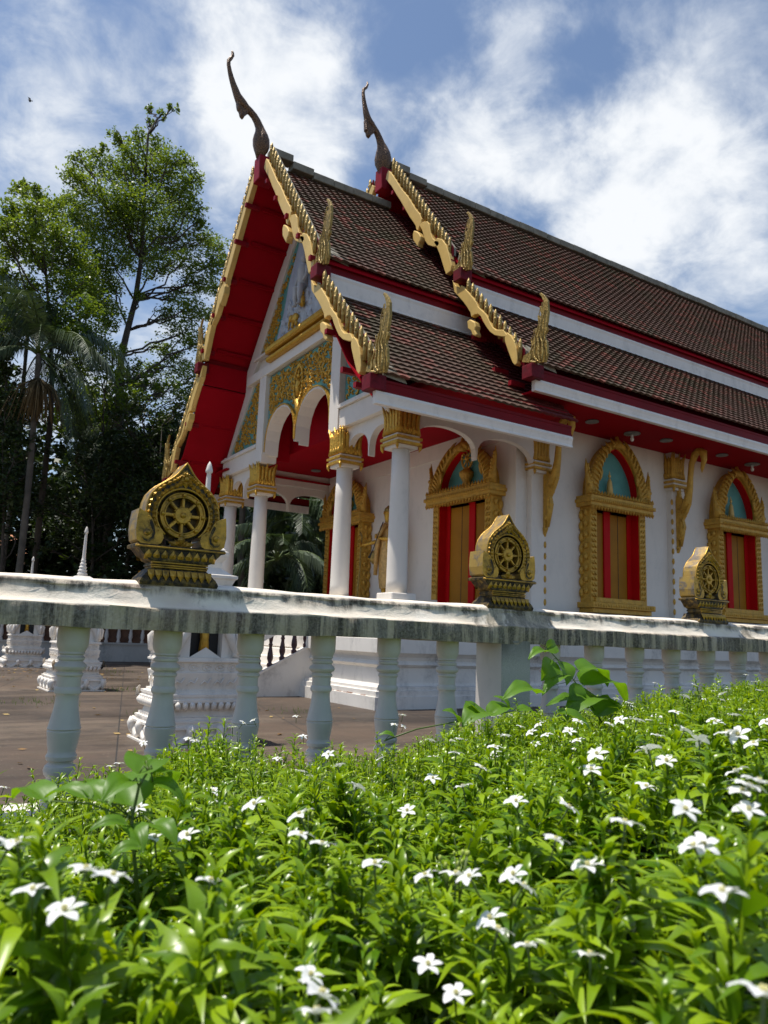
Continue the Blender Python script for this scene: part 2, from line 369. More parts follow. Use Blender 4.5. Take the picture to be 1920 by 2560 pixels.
def tiles():
    t = NT('clay roof tiles'); uv = t.tc.outputs['UV']; s = t.n('ShaderNodeSeparateXYZ'); t.L.new(uv, s.inputs[0])
    fu = t.math('FLOOR', s.outputs[0]); fv = t.math('FLOOR', s.outputs[1]); c = t.n('ShaderNodeCombineXYZ'); t.L.new(fu, c.inputs[0]); t.L.new(fv, c.inputs[1])
    w = t.n('ShaderNodeTexWhiteNoise', noise_dimensions='3D'); t.L.new(c.outputs[0], w.inputs[0])
    obj = t.tc.outputs['Object']; o = t.n('ShaderNodeSeparateXYZ'); t.L.new(obj, o.inputs[0])
    n = t.noise(.55, 5, .6); n2 = t.noise(5, 6, .7)
    brown = t.mix(n2, (.070, .038, .027), (.115, .064, .045))
    brown = t.mix(t.ramp(n, [(.42, 0.0), (.66, .75)]), brown, (.055, .050, .024))
    moss = t.noise(2.2, 6, .7, t.map((1, .35, .35))); brown = t.mix(t.ramp(moss, [(.55, 0.0), (.72, .8)]), brown, (.035, .034, .017))
    redness = t.math('ADD', t.math('MULTIPLY', w.outputs[0], .62), t.math('MULTIPLY', n, .6))
    col = t.mix(t.ramp(redness, [(.76, 0.0), (.90, .8)]), brown, (.22, .068, .050))
    # porch tiles turn dark red behind the main gable edge
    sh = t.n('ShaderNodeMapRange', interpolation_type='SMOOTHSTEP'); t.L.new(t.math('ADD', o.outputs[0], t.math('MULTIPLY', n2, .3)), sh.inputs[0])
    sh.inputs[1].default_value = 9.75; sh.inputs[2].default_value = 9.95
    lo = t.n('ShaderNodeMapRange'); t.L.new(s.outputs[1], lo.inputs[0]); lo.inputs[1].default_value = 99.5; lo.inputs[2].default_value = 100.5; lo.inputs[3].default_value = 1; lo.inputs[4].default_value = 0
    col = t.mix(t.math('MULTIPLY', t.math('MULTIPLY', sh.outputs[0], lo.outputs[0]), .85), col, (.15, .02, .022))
    t.bump(n2, .4, .01); return t.fin(col, .75, 0, .3)
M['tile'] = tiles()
M['ridge'] = paint('mossy lime mortar', (.30, .275, .21), .85, .15, 4, .5, dirt=1.0, dirtc=(.06, .06, .04), dsc=4)
def ground_mat():
    t = NT('damp courtyard concrete'); a = t.noise(.35, 6, .6, None, .6); b = t.noise(3.5, 8, .7); c = t.noise(60, 3, .7)
    st = t.noise(.5, 6, .65, t.map((.35, 1.6, 1)), .8)
    col = t.mix(t.ramp(a, [(.35, 0.0), (.65, 1.0)]), (.040, .027, .018), (.095, .062, .040))
    col = t.mix(t.ramp(st, [(.50, 0.0), (.68, .8)]), col, (.17, .125, .085))
    col = t.mix(t.ramp(t.noise(1.3, 6, .7, None, .3), [(.54, 0.0), (.70, .8)]), col, (.020, .016, .013))
    col = t.mix(t.ramp(b, [(.5, 0.0), (.75, .6)]), col, (.05, .042, .024))
    sp = t.noise(26, 2, .5); col = t.mix(t.ramp(sp, [(.70, 0.0), (.74, .7)]), col, (.33, .27, .2))
    v = t.n('ShaderNodeTexBrick'); v.offset = 0; v.inputs['Scale'].default_value = .5; v.inputs['Mortar Size'].default_value = .004
    v.inputs['Brick Width'].default_value = 1.1; v.inputs['Row Height'].default_value = 1.1
    t.L.new(t.map((1, 1, 1), None, (0, .2, 0), (0, 0, .25)), v.inputs[0])
    col = t.mix(v.outputs['Fac'], col, (.02, .016, .013))
    t.bump(t.math('ADD', b, c), .5, .01)
    return t.fin(col, t.ramp(a, [(.35, .45), (.6, .85)]))
M['ground'] = ground_mat()
def leaf(name, c1, c2, rough=.35, trans=.35, sc=3.0, tint=None, yellow=0.0):
    t = NT(name); g = t.n('ShaderNodeNewGeometry'); r = g.outputs['Random Per Island']; n = t.noise(sc, 2, .5)
    col = t.mix(t.ramp(t.math('ADD', t.math('MULTIPLY', r, .5), t.math('MULTIPLY', n, .5)), [(.25, 0.0), (.75, 1.0)]), c1, c2)
    if yellow: col = t.mix(t.ramp(r, [(1 - yellow, 0.0), (1 - yellow + .004, 1.0)], 'CONSTANT'), col, (.5, .36, .02))
    t.fin(col, rough, 0, .5)
    tr = t.n('ShaderNodeBsdfTranslucent'); t.L.new(t.mix(1.0, col, tint or (1.6, 1.5, .5), 'MULTIPLY'), tr.inputs[0])
    ms = t.n('ShaderNodeMixShader'); ms.inputs[0].default_value = trans
    t.L.new(t.b.outputs[0], ms.inputs[1]); t.L.new(tr.outputs[0], ms.inputs[2]); t.L.new(ms.outputs[0], t.N['Material Output'].inputs[0])
    return t.mat
M['hedge'] = leaf('hedge leaves', (.08, .18, .005), (.31, .45, .014), .30, .36, 5, (1.6, 1.45, .3), .005)
M['hedgeshade'] = leaf('shade-toned inner hedge leaves', (.008, .022, .004), (.02, .05, .007), .6, .15)  # shade between the shoots put into the colour, far darker than outer leaves
M['bigleaf'] = leaf('broad leaves', (.09, .22, .012), (.16, .31, .02), .42, .48, 9, (1.5, 1.35, .35))
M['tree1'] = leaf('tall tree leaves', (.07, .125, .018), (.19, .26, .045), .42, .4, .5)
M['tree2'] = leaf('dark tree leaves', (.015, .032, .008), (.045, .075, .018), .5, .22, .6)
M['palm'] = leaf('palm leaflets', (.028, .052, .022), (.075, .11, .05), .5, .2, .8, (1.2, 1.2, .6))
M['bark'] = paint('bark', (.075, .058, .042), .9, .2, 3, .6)
M['barkpale'] = paint('pale bark', (.13, .11, .085), .9, .2, 3, .6, dirt=.5, dsc=3)
M['stem'] = paint('green stem', (.10, .15, .03), .5, .1, 5, .1)
M['bud'] = paint('green bud', (.35, .42, .07), .4, .1, 5, .1)
M['petal'] = leaf('white petals', (.80, .81, .80), (.86, .86, .85), .5, .25, 3, (1, 1, .97))
M['pistil'] = paint('flower centre', (.65, .60, .25), .5)
M['litter'] = leaf('fallen leaves', (.20, .10, .03), (.42, .30, .10), .7, .1)
M['grass'] = leaf('grass blades', (.07, .13, .03), (.16, .24, .06), .5, .3)
# ------------------------------------------------------------------ setting
g = MB(); g.add([(-400, -400, 0), (400, -400, 0), (400, 600, 0), (-400, 600, 0)], [(0, 1, 2, 3)])
tag(g.build('courtyard_ground', M['ground']), kind='structure')

# ------------------------------------------------------------------ temple
YC = 15.72; XF = 7.6                           # centre line of the temple, line of the porch columns
T = empty('temple', (11, YC, 0), 'white Thai temple hall with tiered brown tile roof, red eaves and gold gable trim', 'temple')
def mir(y, s): return YC + s * (YC - y)        # s=+1: far side, s=-1: near side (y itself)
def my(dy, s): return YC - s * dy              # dy = distance from centre line; s=1 near side, s=-1 far side

# plinth: stepped mouldings swept round the rectangle
def ring_sweep(mb, x0, x1, y0, y1, prof, mat=0):
    loops = []
    for o, z in prof: loops.append([(x0 - o, y0 - o, z), (x1 + o, y0 - o, z), (x1 + o, y1 + o, z), (x0 - o, y1 + o, z)])
    vs = [p for l in loops for p in l]; fs = []
    for j in range(len(loops) - 1):
        for i in range(4):
            a, b = j * 4 + i, j * 4 + (i + 1) % 4; fs.append((a, b, b + 4, a + 4))
    mb.add(vs, fs, mat)
mb = MB()
ring_sweep(mb, 7.01, 34, 11.06, 20.38, [(.12, -.05), (.12, .21), (.085, .215), (.085, .30), (.03, .31), (.03, .36), (-.10, .375), (-.12, .42), (-.12, .68),
    (-.08, .70), (-.04, .735), (-.06, .77), (-.09, .80), (-.07, .86), (0, .93), (.03, .935), (.03, 1.17), (-.06, 1.18), (-.06, 1.55), (0, 1.60), (0, 1.84), (-.5, 1.845)])
mb.box(6.9, 34, 12, 20, 1.7, 1.85)
mb.build('plinth', M['plinth'], T)
# chipped rendering along the front step
mb = MB()
for k in range(14):
    y = 11.3 + k * .09 + random.uniform(-.02, .02); mb.box(6.905, 6.93, y, y + random.uniform(.04, .09), .19, .2 + random.uniform(.01, .03))
mb.build('broken_brick_edge', paint('exposed brick', (.34, .16, .09), .9, .2, 9), T)

# hall walls
H0 = 10.6
mb = MB(); mb.box(H0, 33.4, 11.65, 2 * YC - 11.65, 1.82, 6.02)
mb.box(10.9, 11.28, 11.5, 11.66, 1.84, 5.9); 
for s in (1,): pass
mb.build('hall_wall', M['white'], T)
for k, xp in enumerate([15.45 + 4.55 * i for i in range(4)]):
    p = MB(); p.box(xp, xp + .30, 11.5, 11.66, 1.84, 5.9); p.build('pilaster', M['white'], T)
mb = MB()   # gable wall of the hall above the porch roof
mb.prism([(my(d, 1), z) for d, z in ((3.0, 9.6), (0, 13.0))] + [(my(d, -1), z) for d, z in ((3.0, 9.6), (3.9, 7.2))] + [(my(3.9, 1), 7.2)], H0 + .05, H0 + .2, 'x')
mb.build('gable_wall', M['red'], T)

# ---- roof tiles: real courses with a wavy lower edge
def tile_panel(name, x0, x1, yt, zt, yb, zb, side, red_back=True, course=.175, wave=.20):
    L = sqrt((yt - yb) ** 2 + (zt - zb) ** 2); nc = int(round(L / course)); nx = int((x1 - x0) / wave * 6)
    xs = np.linspace(x0, x1, nx + 1); ph = 2 * pi * xs / wave
    w = .010 * np.sin(ph) + .003 * np.sin(2 * ph + .6)
    V = []; 
    dy, dz = (yb - yt) / L, (zb - zt) / L; ny, nz = dz, -dy       # outward normal (up and out)
    if nz < 0: ny, nz = -ny, -nz
    rr = np.random.default_rng(int(abs(x0 * 31 + zt * 7)))
    for c in range(nc):
        a0, a1 = c * L / nc - .03, (c + 1) * L / nc
        tid = np.floor(xs / wave); jit = rr.uniform(-.006, .006, 400)[tid.astype(int) % 400]
        for a, h, ww in ((max(a0, 0), .010, .1), (a0 + .7 * (a1 - a0), .040, .3), (a1 + 0, .050, 1.0), (a1 - .012, .0, .8)):
            aa = a + (jit if h > .011 else 0); hh = h + w * ww
            V.append(np.stack([xs, yt + dy * aa + ny * hh, zt + dz * aa + nz * hh], 1))
    V = np.array(V); rows = V.shape[0]; n1 = nx + 1
    P = V.reshape(-1, 3).copy()
    if side < 0: P[:, 1] = 2 * YC - P[:, 1]
    F = []; UV = []
    i = np.arange(nx)
    for r in range(rows - 1):
        if r % 4 == 3: continue
        a = r * n1 + i; q = np.stack([a, a + 1, a + 1 + n1, a + n1], 1)
        if side > 0: q = q[:, ::-1]
        F.append(q)
        tu = np.floor((xs[i] + xs[i + 1]) / 2 / wave) + .5; cv = r // 4 + .5 + (0 if red_back else 100)
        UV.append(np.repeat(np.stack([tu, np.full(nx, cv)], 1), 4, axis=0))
    return big_mesh(name, P, np.concatenate(F), M['tile'], T, None, False, np.concatenate(UV))
RF = {}
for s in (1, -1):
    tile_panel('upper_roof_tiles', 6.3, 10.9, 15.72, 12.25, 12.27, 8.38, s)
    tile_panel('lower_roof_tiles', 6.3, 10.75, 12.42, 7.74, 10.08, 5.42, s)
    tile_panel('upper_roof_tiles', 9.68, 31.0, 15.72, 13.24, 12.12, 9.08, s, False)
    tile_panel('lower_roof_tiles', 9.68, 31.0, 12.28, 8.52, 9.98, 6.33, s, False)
# red undersides
mb = MB()
def under(mb, x0, x1, pts, th=.05, closed=False):
    for s in (1, -1):
        for (d0, z0), (d1, z1) in zip(pts[:-1], pts[1:]):
            A = [(x0, my(d0, s), z0), (x1, my(d0, s), z0), (x1, my(d1, s), z1), (x0, my(d1, s), z1)]
            mb.add(A + [(x, y, z + th) for x, y, z in A], [(0, 1, 2, 3), (7, 6, 5, 4), (0, 4, 5, 1), (1, 5, 6, 2), (2, 6, 7, 3), (3, 7, 4, 0)])
under(mb, 6.24, 10.75, [(0, 12.17), (3.42, 8.27)])
under(mb, 6.24, 10.7, [(3.28, 8.2), (3.30, 7.62)], .02)
under(mb, 6.24, 7.5, [(3.32, 7.55), (4.52, 5.90), (5.45, 5.02)])
under(mb, 9.62, 31, [(0, 13.15), (3.56, 8.97)])
under(mb, 9.62, 31, [(3.40, 8.42), (5.55, 6.25)])
# boxed horizontal eaves
for s in (1, -1):
    mb.box(7.62, 8.3, my(2.14, s), my(4.3, s), 5.815, 5.86)
    mb.box(9.70, 31, my(5.66, s), my(4.0, s), 5.86, 5.90)
    mb.box(7.3, 10.65, my(5.48, s), my(4.0, s), 5.60, 5.64)
mb.box(8.3, H0 + .02, YC - 4.3, YC + 4.3, 5.815, 5.86); mb.box(8.3, 8.34, YC - 2.1, YC + 2.1, 5.86, 7.5)     # porch ceiling and its raised front coffer
mb.box(7.79, 8.3, YC - 2.1, YC + 2.1, 7.5, 7.54); mb.box(7.79, 8.3, YC - 2.14, YC - 2.1, 5.6, 7.5); mb.box(7.79, 8.3, YC + 2.1, YC + 2.14, 5.6, 7.5)
mb.build('red_soffit', M['soffit'], T)
# battens across the sloping soffit of the porch gable and the main gable, ends poking out under the bargeboard
for x0, dz, xb in ((6.0, 0.0, 7.48), (9.42, 0.98, 10.6)):
    for s in (1, -1):
        for d, z in ((.60, 11.40), (1.16, 10.70), (1.81, 9.96), (2.45, 9.22), (3.1, 8.46), (3.95, 6.66), (4.62, 5.74), (5.1, 5.34)):
            if x0 > 9 and d > 3.2: z -= .1
            z = z + (dz if d < 3.3 else .87 * (dz > 0)); k_ = 0
            b = MB(); b.box(x0 + .06, x0 + .42, my(d - .045, s), my(d + .045, s), z - .055, z + .04); b.build('batten', M['soffit'] if k_ else M['redw'], T)
for s in (1, -1):
    for d, z in ((.60, 11.43), (1.16, 10.78), (1.81, 10.04), (2.45, 9.30), (3.1, 8.55), (3.95, 6.72), (4.62, 5.80)):
        b = MB(); b.box(6.5, 7.5, my(d - .03, s), my(d + .03, s), z - .05, z + .03); b.build('soffit_batten', M['soffit'], T)
# fascia boards and gutters
def fascia(x0, x1, dist, zt, red, wht, lip=.0):
    for s in (1, -1):
        b = MB(); b.box(x0, x1, my(dist, s), my(dist - .05, s), zt - red, zt); b.box(x0, x1, my(dist + .02, s), my(dist - .05, s), zt - red, zt - red + .045)
        b.box(x0 + .02, x1, my(dist + .012, s), my(dist - .04, s), zt - .05, zt - .012); b.build('red_fascia', M['redw'] if lip else M['red'], T)
        prof = [(dist - .06, zt - red - .003), (dist + .03, zt - red - .003), (dist + .045, zt - red - .05), (dist + .03, zt - red - .10), (dist + .02, zt - red - wht + .05),
                (dist + .035, zt - red - wht + .02), (dist + .035, zt - red - wht), (dist - .06, zt - red - wht)]
        b = MB(); b.prism([(my(d, s), z) for d, z in prof], x0 - .02, x1, 'x'); b.build('white_gutter', M['fasciaw'], T)
fascia(6.2, 10.66, 5.56, 5.36, .22, .22)
fascia(9.60, 31.0, 5.66, 6.27, .22, .23)
fascia(6.35, 10.0, 3.36, 8.34, .22, .40)
fascia(9.78, 31.0, 3.50, 9.03, .20, .36)
# ridge caps
def ridge(x0, x1, z):
    b = MB(); n = int((x1 - x0) / .55)
    for i in range(n):
        a = x0 + (x1 - x0) * i / n; zz = z + .008 * sin(i * 1.7) + (.22 * max(0, 1 - (a - x0) / 1.2) ** 2)
        b.bbox(a + .003, a + (x1 - x0) / n - .003, YC - .16, YC + .16, zz - .14, zz + .05, .012)
    b.build('ridge_cap', M['ridge'], T)
ridge(6.35, 9.75, 12.36); ridge(9.75, 31, 13.36)
for x0, zz, d, n in ((6.3, 8.42, 3.36, 1), (6.3, 5.42, 5.55, 1), (9.66, 9.12, 3.50, 1), (9.66, 6.33, 5.65, 1)):
    for s in (1, -1):      # mortar lumps where the verge meets the eave
        b = MB(); b.add([(x0, my(d + .06, s), zz - .02), (x0 + .5, my(d + .02, s), zz - .05), (x0 + .45, my(d - .35, s), zz + .38), (x0, my(d - .35, s), zz + .40),
                         (x0, my(d + .06, s), zz + .10), (x0 + .42, my(d + .04, s), zz + .05), (x0 + .35, my(d - .3, s), zz + .42), (x0, my(d - .3, s), zz + .50)],
                        [(0, 1, 2, 3), (4, 5, 6, 7), (0, 1, 5, 4), (1, 2, 6, 5), (2, 3, 7, 6), (3, 0, 4, 7)]); b.build('verge_mortar', M['ridge'], T)

# ---- bargeboards, traced on the gable plane from the near side of each gable and mirrored for the far side
def trace(pts, org, sc, ax, val):
    return [tuple(at(org[0] + a / sc, org[1] + b / sc, ax, val)) for a, b in pts]
def dyz(pts3): return [(YC - p[1], p[2]) for p in pts3]
upA = dyz(trace([(370, 1240), (395, 1262), (420, 1290), (470, 1368), (540, 1480), (610, 1560), (650, 1620), (680, 1670), (720, 1735), (770, 1790), (790, 1850), (785, 1900), (760, 1950), (745, 2000), (722, 1985),
                 (715, 1940), (690, 1900), (640, 1830), (600, 1760), (560, 1690), (520, 1620), (480, 1560), (445, 1500), (410, 1440), (372, 1395), (340, 1350), (350, 1290)], (900, 180), 5.0267, 'x', 9.5))
upB = dyz(trace([(760, 1930), (800, 1890), (860, 1880), (885, 1915), (895, 1970), (905, 2030), (930, 2095), (960, 2120), (1005, 2130), (1015, 2165), (990, 2200), (930, 2200), (870, 2180), (835, 2130), (815, 2060), (795, 1990)], (900, 180), 5.0267, 'x', 9.5))
upC = dyz(trace([(305, 500), (318, 482), (338, 486), (356, 510), (368, 550), (378, 592), (374, 615), (355, 630), (345, 600), (330, 550), (318, 520)], (900, 300), 1.6265, 'x', 9.5))
upH = dyz(trace([(712, 2005), (740, 2010), (775, 2035), (800, 2080), (795, 2130), (775, 2165), (765, 2212), (740, 2180), (705, 2130), (698, 2060)], (900, 180), 5.0267, 'x', 9.5))
loA = dyz(trace([(5, 350), (40, 440), (90, 510), (112, 440), (150, 480), (200, 560), (260, 660), (300, 740), (320, 820), (370, 890), (410, 940), (440, 1010), (465, 1100), (500, 1190), (545, 1240), (640, 1240),
                 (682, 1330), (665, 1372), (600, 1365), (520, 1340), (460, 1280), (420, 1200), (380, 1100), (350, 1000), (315, 955), (270, 965), (225, 1010), (215, 930), (175, 830), (130, 740), (70, 640), (20, 560)], (780, 640), 6.38, 'x', 6.16))
loC = dyz(trace([(650, 1390), (690, 1290), (740, 1350), (780, 1450), (800, 1580), (808, 1760), (800, 1850), (770, 1890), (740, 1840), (710, 1720), (680, 1590), (655, 1470)], (780, 640), 6.38, 'x', 6.16))
loH = dyz(trace([(190, 1095), (230, 1060), (290, 1110), (300, 1190), (285, 1250), (305, 1330), (290, 1370), (250, 1345), (235, 1270), (195, 1230)], (780, 640), 6.38, 'x', 6.16))
nagaL = dyz(trace([(840, 1850), (868, 1740), (930, 1690), (985, 1640), (1010, 1560), (990, 1480), (1015, 1410), (1040, 1340), (1028, 1250), (1050, 1235), (1070, 1290), (1085, 1160), (1080, 1010), (1105, 1005), (1120, 1080),
                   (1130, 980), (1113, 850), (1140, 832), (1160, 900), (1170, 760), (1150, 670), (1118, 615), (1140, 590), (1190, 650), (1225, 740), (1228, 940), (1205, 1120), (1183, 1215), (1207, 1225), (1200, 1270),
                   (1170, 1340), (1160, 1400), (1185, 1480), (1190, 1700), (1150, 1860), (1000, 1880)], (780, 640), 6.38, 'x', 6.16))
def shift(p, a, b): return [(d + a, z + b) for d, z in p]
MAIN_DZ = .98
gables = []
def bargeboard(x, up, lo, sidelist=(1, -1), xt=.13):
    for s in sidelist:
        r = empty('bargeboard', (x, my(2.6, s), 8)); r.parent = T; r.matrix_parent_inverse = parent_world(T).inverted()
        b = MB()
        for poly in up[0] + lo[0]: b.prism([(my(d, s), z) for d, z in poly], x, x + xt, 'x')
        b.build('naga_board', M['goldcream'], r, None, .012)
        for poly in up[1] + lo[1]:
            b = MB(); b.prism([(my(d, s), z) for d, z in poly], x - .05, x + .1, 'x'); b.build('naga_tail', M['goldcream'], r, None, .02)
        # backing strip that carries the teeth
        b = MB()
        for (a0, a1) in (up[2], lo[2]):
            b.prism([(my(d, s), z) for d, z in ((a0[0], a0[1] - .50), (a1[0], a1[1] - .50), (a1[0], a1[1] - .13), (a0[0], a0[1] - .13))], x + .085, x + .125, 'x')
        b.build('backing_board', M['redw'], r)
        for (a0, a1) in (up[2], lo[2]):
            L = sqrt((a1[0] - a0[0]) ** 2 + (a1[1] - a0[1]) ** 2); n = int(L / .225)
            for i in range(n):
                t = (i + .5) / n; d = a0[0] + (a1[0] - a0[0]) * t; z = a0[1] + (a1[1] - a0[1]) * t
                h = .46 + .03 * sin(i * 2.1)
                lean = .05; y0 = my(d, s)
                f = MB(); q = lambda o: my(d + o, s)
                f.tube([(x + .06, q(0), z - h), (x + .06, q(0), z - h * .5), (x + .05, q(.01), z - h * .18), (x + .05, q(.015), z)], [.044, .047, .042, .010], 7)
                f.ball((x + .02, q(.035), z - h * .45), (.022, .022, .04), 6, 4)
                f.build('flame_tooth', M['goldold'], r)
def hang(x, dd, dz, s):
    poly = shift(nagaL, dd, dz); r = MB(); r.prism([(my(d, s), z) for d, z in poly], x + .04, x + .09, 'x')
    # ribs along the neck and body give the finial its rounded, flame-like relief
    c = [(np.mean([p[0] for p in poly]), 0)]
    zs = np.array([p[1] for p in poly]); ds = np.array([p[0] for p in poly]); z0 = zs.min()
    def mid(z):
        a = []
        for (d0, za), (d1, zb) in zip(poly, poly[1:] + poly[:1]):
            if (za - z) * (zb - z) < 0: a.append(d0 + (d1 - d0) * (z - za) / (zb - za))
        return (max(a), min(a)) if len(a) > 1 else None
    for k in range(4):
        pts = []; rad = []
        for j in range(12):
            z = z0 + .04 + (zs.max() - z0 - .1) * (.5 if k in (0, 3) else .86) * j / 11; m_ = mid(z)
            if not m_: continue
            hi, lo_ = m_; w = min(hi - lo_, .42); pts.append((x - .005, my(hi - .02 - w * (.12 + .25 * k), s), z)); rad.append(max(.008, .028 * min(1, w / .3) * (1 - j / 14)))
        if len(pts) > 2: r.tube(pts, rad, 6)
    return r.build('naga_finial', M['goldold'], T, None, .01)
upT = ((.47, 12.52), (3.15, 8.95)); loT = ((3.5, 8.12), (5.45, 5.96))
upTm = ((.50, 13.45), (3.1, 9.95)); loTm = ((3.66, 8.88), (5.42, 6.83))
upPoly = [shift(p, -.02, -MAIN_DZ) for p in (upA, upB, upC)]
bargeboard(6.12, (upPoly, [shift(upH, -.02, -MAIN_DZ)], upT), ([loA, loC], [loH], loT))
LD = (.16, .87)
bargeboard(9.46, ([upA, upB, upC], [upH], upTm), ([shift(p, *LD) for p in (loA, loC)], [shift(loH, *LD)], loTm))
for s in (1, -1):
    hang(6.12, 0.02, 0, s); hang(6.12, -2.2, 2.78, s); hang(9.46, .17, .9, s); hang(9.46, -2.07, 3.62, s)
    for x, d, z in ((6.02, 3.36, 8.05), (6.02, 5.50, 5.26), (9.36, 3.50, 8.93), (9.36, 5.68, 6.14)):
        b = MB(); b.bbox(x + .02, x + .33, my(d - .135, s), my(d + .135, s), z - .12, z + .14, .008); b.build('purlin_box', M['redbox'], T)
    # thin white lead strip behind the teeth
    for x, (a0, a1) in ((6.255, upT), (6.255, loT), (9.60, upTm), (9.60, loTm)):
        b = MB(); b.prism([(my(d, s), z) for d, z in ((a0[0], a0[1] - .34), (a1[0], a1[1] - .34), (a1[0], a1[1] - .14), (a0[0], a0[1] - .14))], x, x + .05, 'x'); b.build('verge_strip', M['ridge'], T)
# ---- chofa finials
def chofa(X, Z, k, org, sc, pts, beak, name='chofa'):
    P = [at(org[0] + a / sc, org[1] + b / sc, 'y', YC) for a, b, r in pts]; dep = 1 / (_W.T @ (P[-1] - [0, 0, EYE]))[2] if False else None
    c = (_W.T @ (np.array(P[len(P) // 2]) - [0, 0, EYE]))[2]
    rad = [r / sc * c / FPX for a, b, r in pts]
    r = empty('chofa', (P[-1][0], YC, P[-1][2])); r.parent = T; r.matrix_parent_inverse = parent_world(T).inverted()
    b = MB(); b.tube(P, rad, 14, 0, True, None, 1.0, (0, 1, 0)); b.build('crane_neck', M['bronze'], r)
    b = MB(); poly = [at(org[0] + a / sc, org[1] + bb / sc, 'y', YC) for a, bb in beak]; b.prism([(p[0], p[2]) for p in poly], YC - .07, YC + .07, 'y'); b.build('beak', M['bronze'], r, None, .03)
chofa(6.1, 12.3, 1, (540, 100), 6.505, [(258, 178, 12), (270, 205, 22), (275, 250, 26), (245, 295, 30), (208, 335, 32), (205, 400, 32), (222, 500, 36), (245, 600, 42), (275, 700, 48), (310, 800, 56), (345, 900, 64), (385, 980, 78), (430, 1050, 84), (490, 1115, 70), (560, 1170, 58), (620, 1240, 58), (670, 1330, 62), (705, 1420, 70), (722, 1490, 88), (730, 1560, 118), (735, 1640, 140), (735, 1720, 140), (728, 1790, 118), (718, 1860, 84), (712, 1920, 62)],
      [(330, 1000), (480, 1060), (530, 1150), (515, 1200), (460, 1240), (440, 1288), (395, 1240), (375, 1160), (345, 1120)])
chofa(9.45, 13.3, 1, (900, 180), 5.0267, [(92, 125, 8), (95, 160, 15), (80, 195, 17), (45, 220, 20), (40, 270, 21), (48, 350, 25), (60, 430, 30), (75, 510, 38), (95, 590, 48), (125, 650, 52), (165, 700, 44), (210, 760, 38), (240, 830, 42), (262, 900, 50), (278, 950, 66), (288, 1020, 92), (290, 1100, 110), (288, 1170, 102), (285, 1230, 72), (285, 1290, 50)],
      [(58, 600), (165, 640), (185, 720), (170, 775), (130, 795), (120, 830), (90, 800), (78, 750), (62, 735)])
for x, z in ((6.05, 12.02), (9.42, 13.02)):
    b = MB(); b.bbox(x, x + .4, YC - .17, YC + .17, z - .32, z + .30, .015); b.build('chofa_base', M['redw'], T)

# ---- porch front wall
XW = 7.45
def y2(d): return YC - d
rake_out = [(0.0, 12.1), (1.01, 11.0), (1.62, 10.32), (2.6, 9.10), (3.36, 8.2), (3.36, 7.62), (3.45, 7.40), (4.52, 5.86), (4.55, 5.44)]
def sym(poly): return [(y2(d), z) for d, z in poly] + [(y2(-d), z) for d, z in poly[::-1]]
def arch_pts(c, w, zs, zp, n=12, lean=0.0):
    """a rounded pointed arch opening from c-w to c+w, spring height zs, crown zp"""
    out = []
    for i in range(n + 1):
        t = i / n; a = pi * t; x = -cos(a); z = sin(a) ** .78
        out.append((c + w * x, zs + (zp - zs) * z))
    return out
b = MB()   # upper slab above the centre arches
zb = 5.95
aL = arch_pts(.86, .84, 5.60, 6.66)[::-1]; aR = arch_pts(-.86, .84, 5.60, 6.66)[::-1]
outl = [(y2(d), z) for d, z in ([(1.78, 5.60)] + [(1.78, 7.0), (1.78, 8.0), (1.2, 10.6), (0, 11.9), (-1.2, 10.6), (-1.78, 8.0), (-1.78, 7.0), (-1.78, 5.6)] +
        [(-1.70, 5.60)] + [p for p in aR[::-1]][1:-1] + [(-.02, 5.55), (.02, 5.55)] + [p for p in aL[::-1]][1:-1] + [(1.70, 5.60)])]
b.prism(outl, XW + .10, XW + .34, 'x')
for s in (1, -1):
    b.prism([(my(d, s), z) for d, z in ((1.78, 5.44), (1.78, 10.0), (2.6, 9.05), (3.36, 8.15), (3.36, 7.62), (3.45, 7.40), (4.52, 5.86), (4.55, 5.44))], XW + .10, XW + .34, 'x')
b.build('porch_gable_wall', M['white'], T)
def frame_piece(pts, name='white_moulding', x0=XW, x1=XW + .12, mat='white'):
    b = MB(); b.prism([(y, z) for y, z in pts], x0, x1, 'x'); return b.build(name, M[mat], T, None, .008)
for s in (1, -1):
    frame_piece([(my(d, s), z) for d, z in ((0, 12.05), (1.01, 10.97), (1.62, 10.29), (2.6, 9.07), (3.34, 8.16), (3.34, 7.9), (2.95, 7.95), (2.57, 8.30), (.97, 10.55), (0, 11.6))], 'rake_moulding')
    frame_piece([(my(d, s), z) for d, z in ((3.34, 7.9), (3.34, 7.62), (3.43, 7.40), (4.50, 5.88), (4.50, 5.66), (4.28, 5.93), (2.68, 7.80), (2.95, 7.95))], 'rake_moulding', XW + .003, XW + .117)
    frame_piece([(my(d, s), z) for d, z in ((1.76, 5.42), (1.76, 7.95), (2.16, 7.95), (2.16, 5.42))], 'gable_post', XW - .08, XW + .14)
    frame_piece([(my(d, s), z) for d, z in ((2.165, 5.45), (2.165, 5.86), (4.52, 5.86), (4.52, 5.45))], 'porch_beam', XW - .05, XW + .35)
    frame_piece([(my(d, s), z) for d, z in ((2.165, 5.863), (2.165, 5.93), (4.56, 5.93), (4.56, 5.863))], 'beam_cornice', XW - .11, XW + .1)
    frame_piece([(my(d, s), z) for d, z in ((2.165, 5.933), (2.165, 5.98), (4.4, 5.98), (4.4, 5.933))], 'beam_cornice', XW - .07, XW + .1)
    frame_piece([(my(d, s), z) for d, z in ((2.17, 5.985), (2.17, 7.80), (2.69, 7.79), (4.27, 5.985))], 'teal_panel', XW + .06, XW + .125, 'teal')
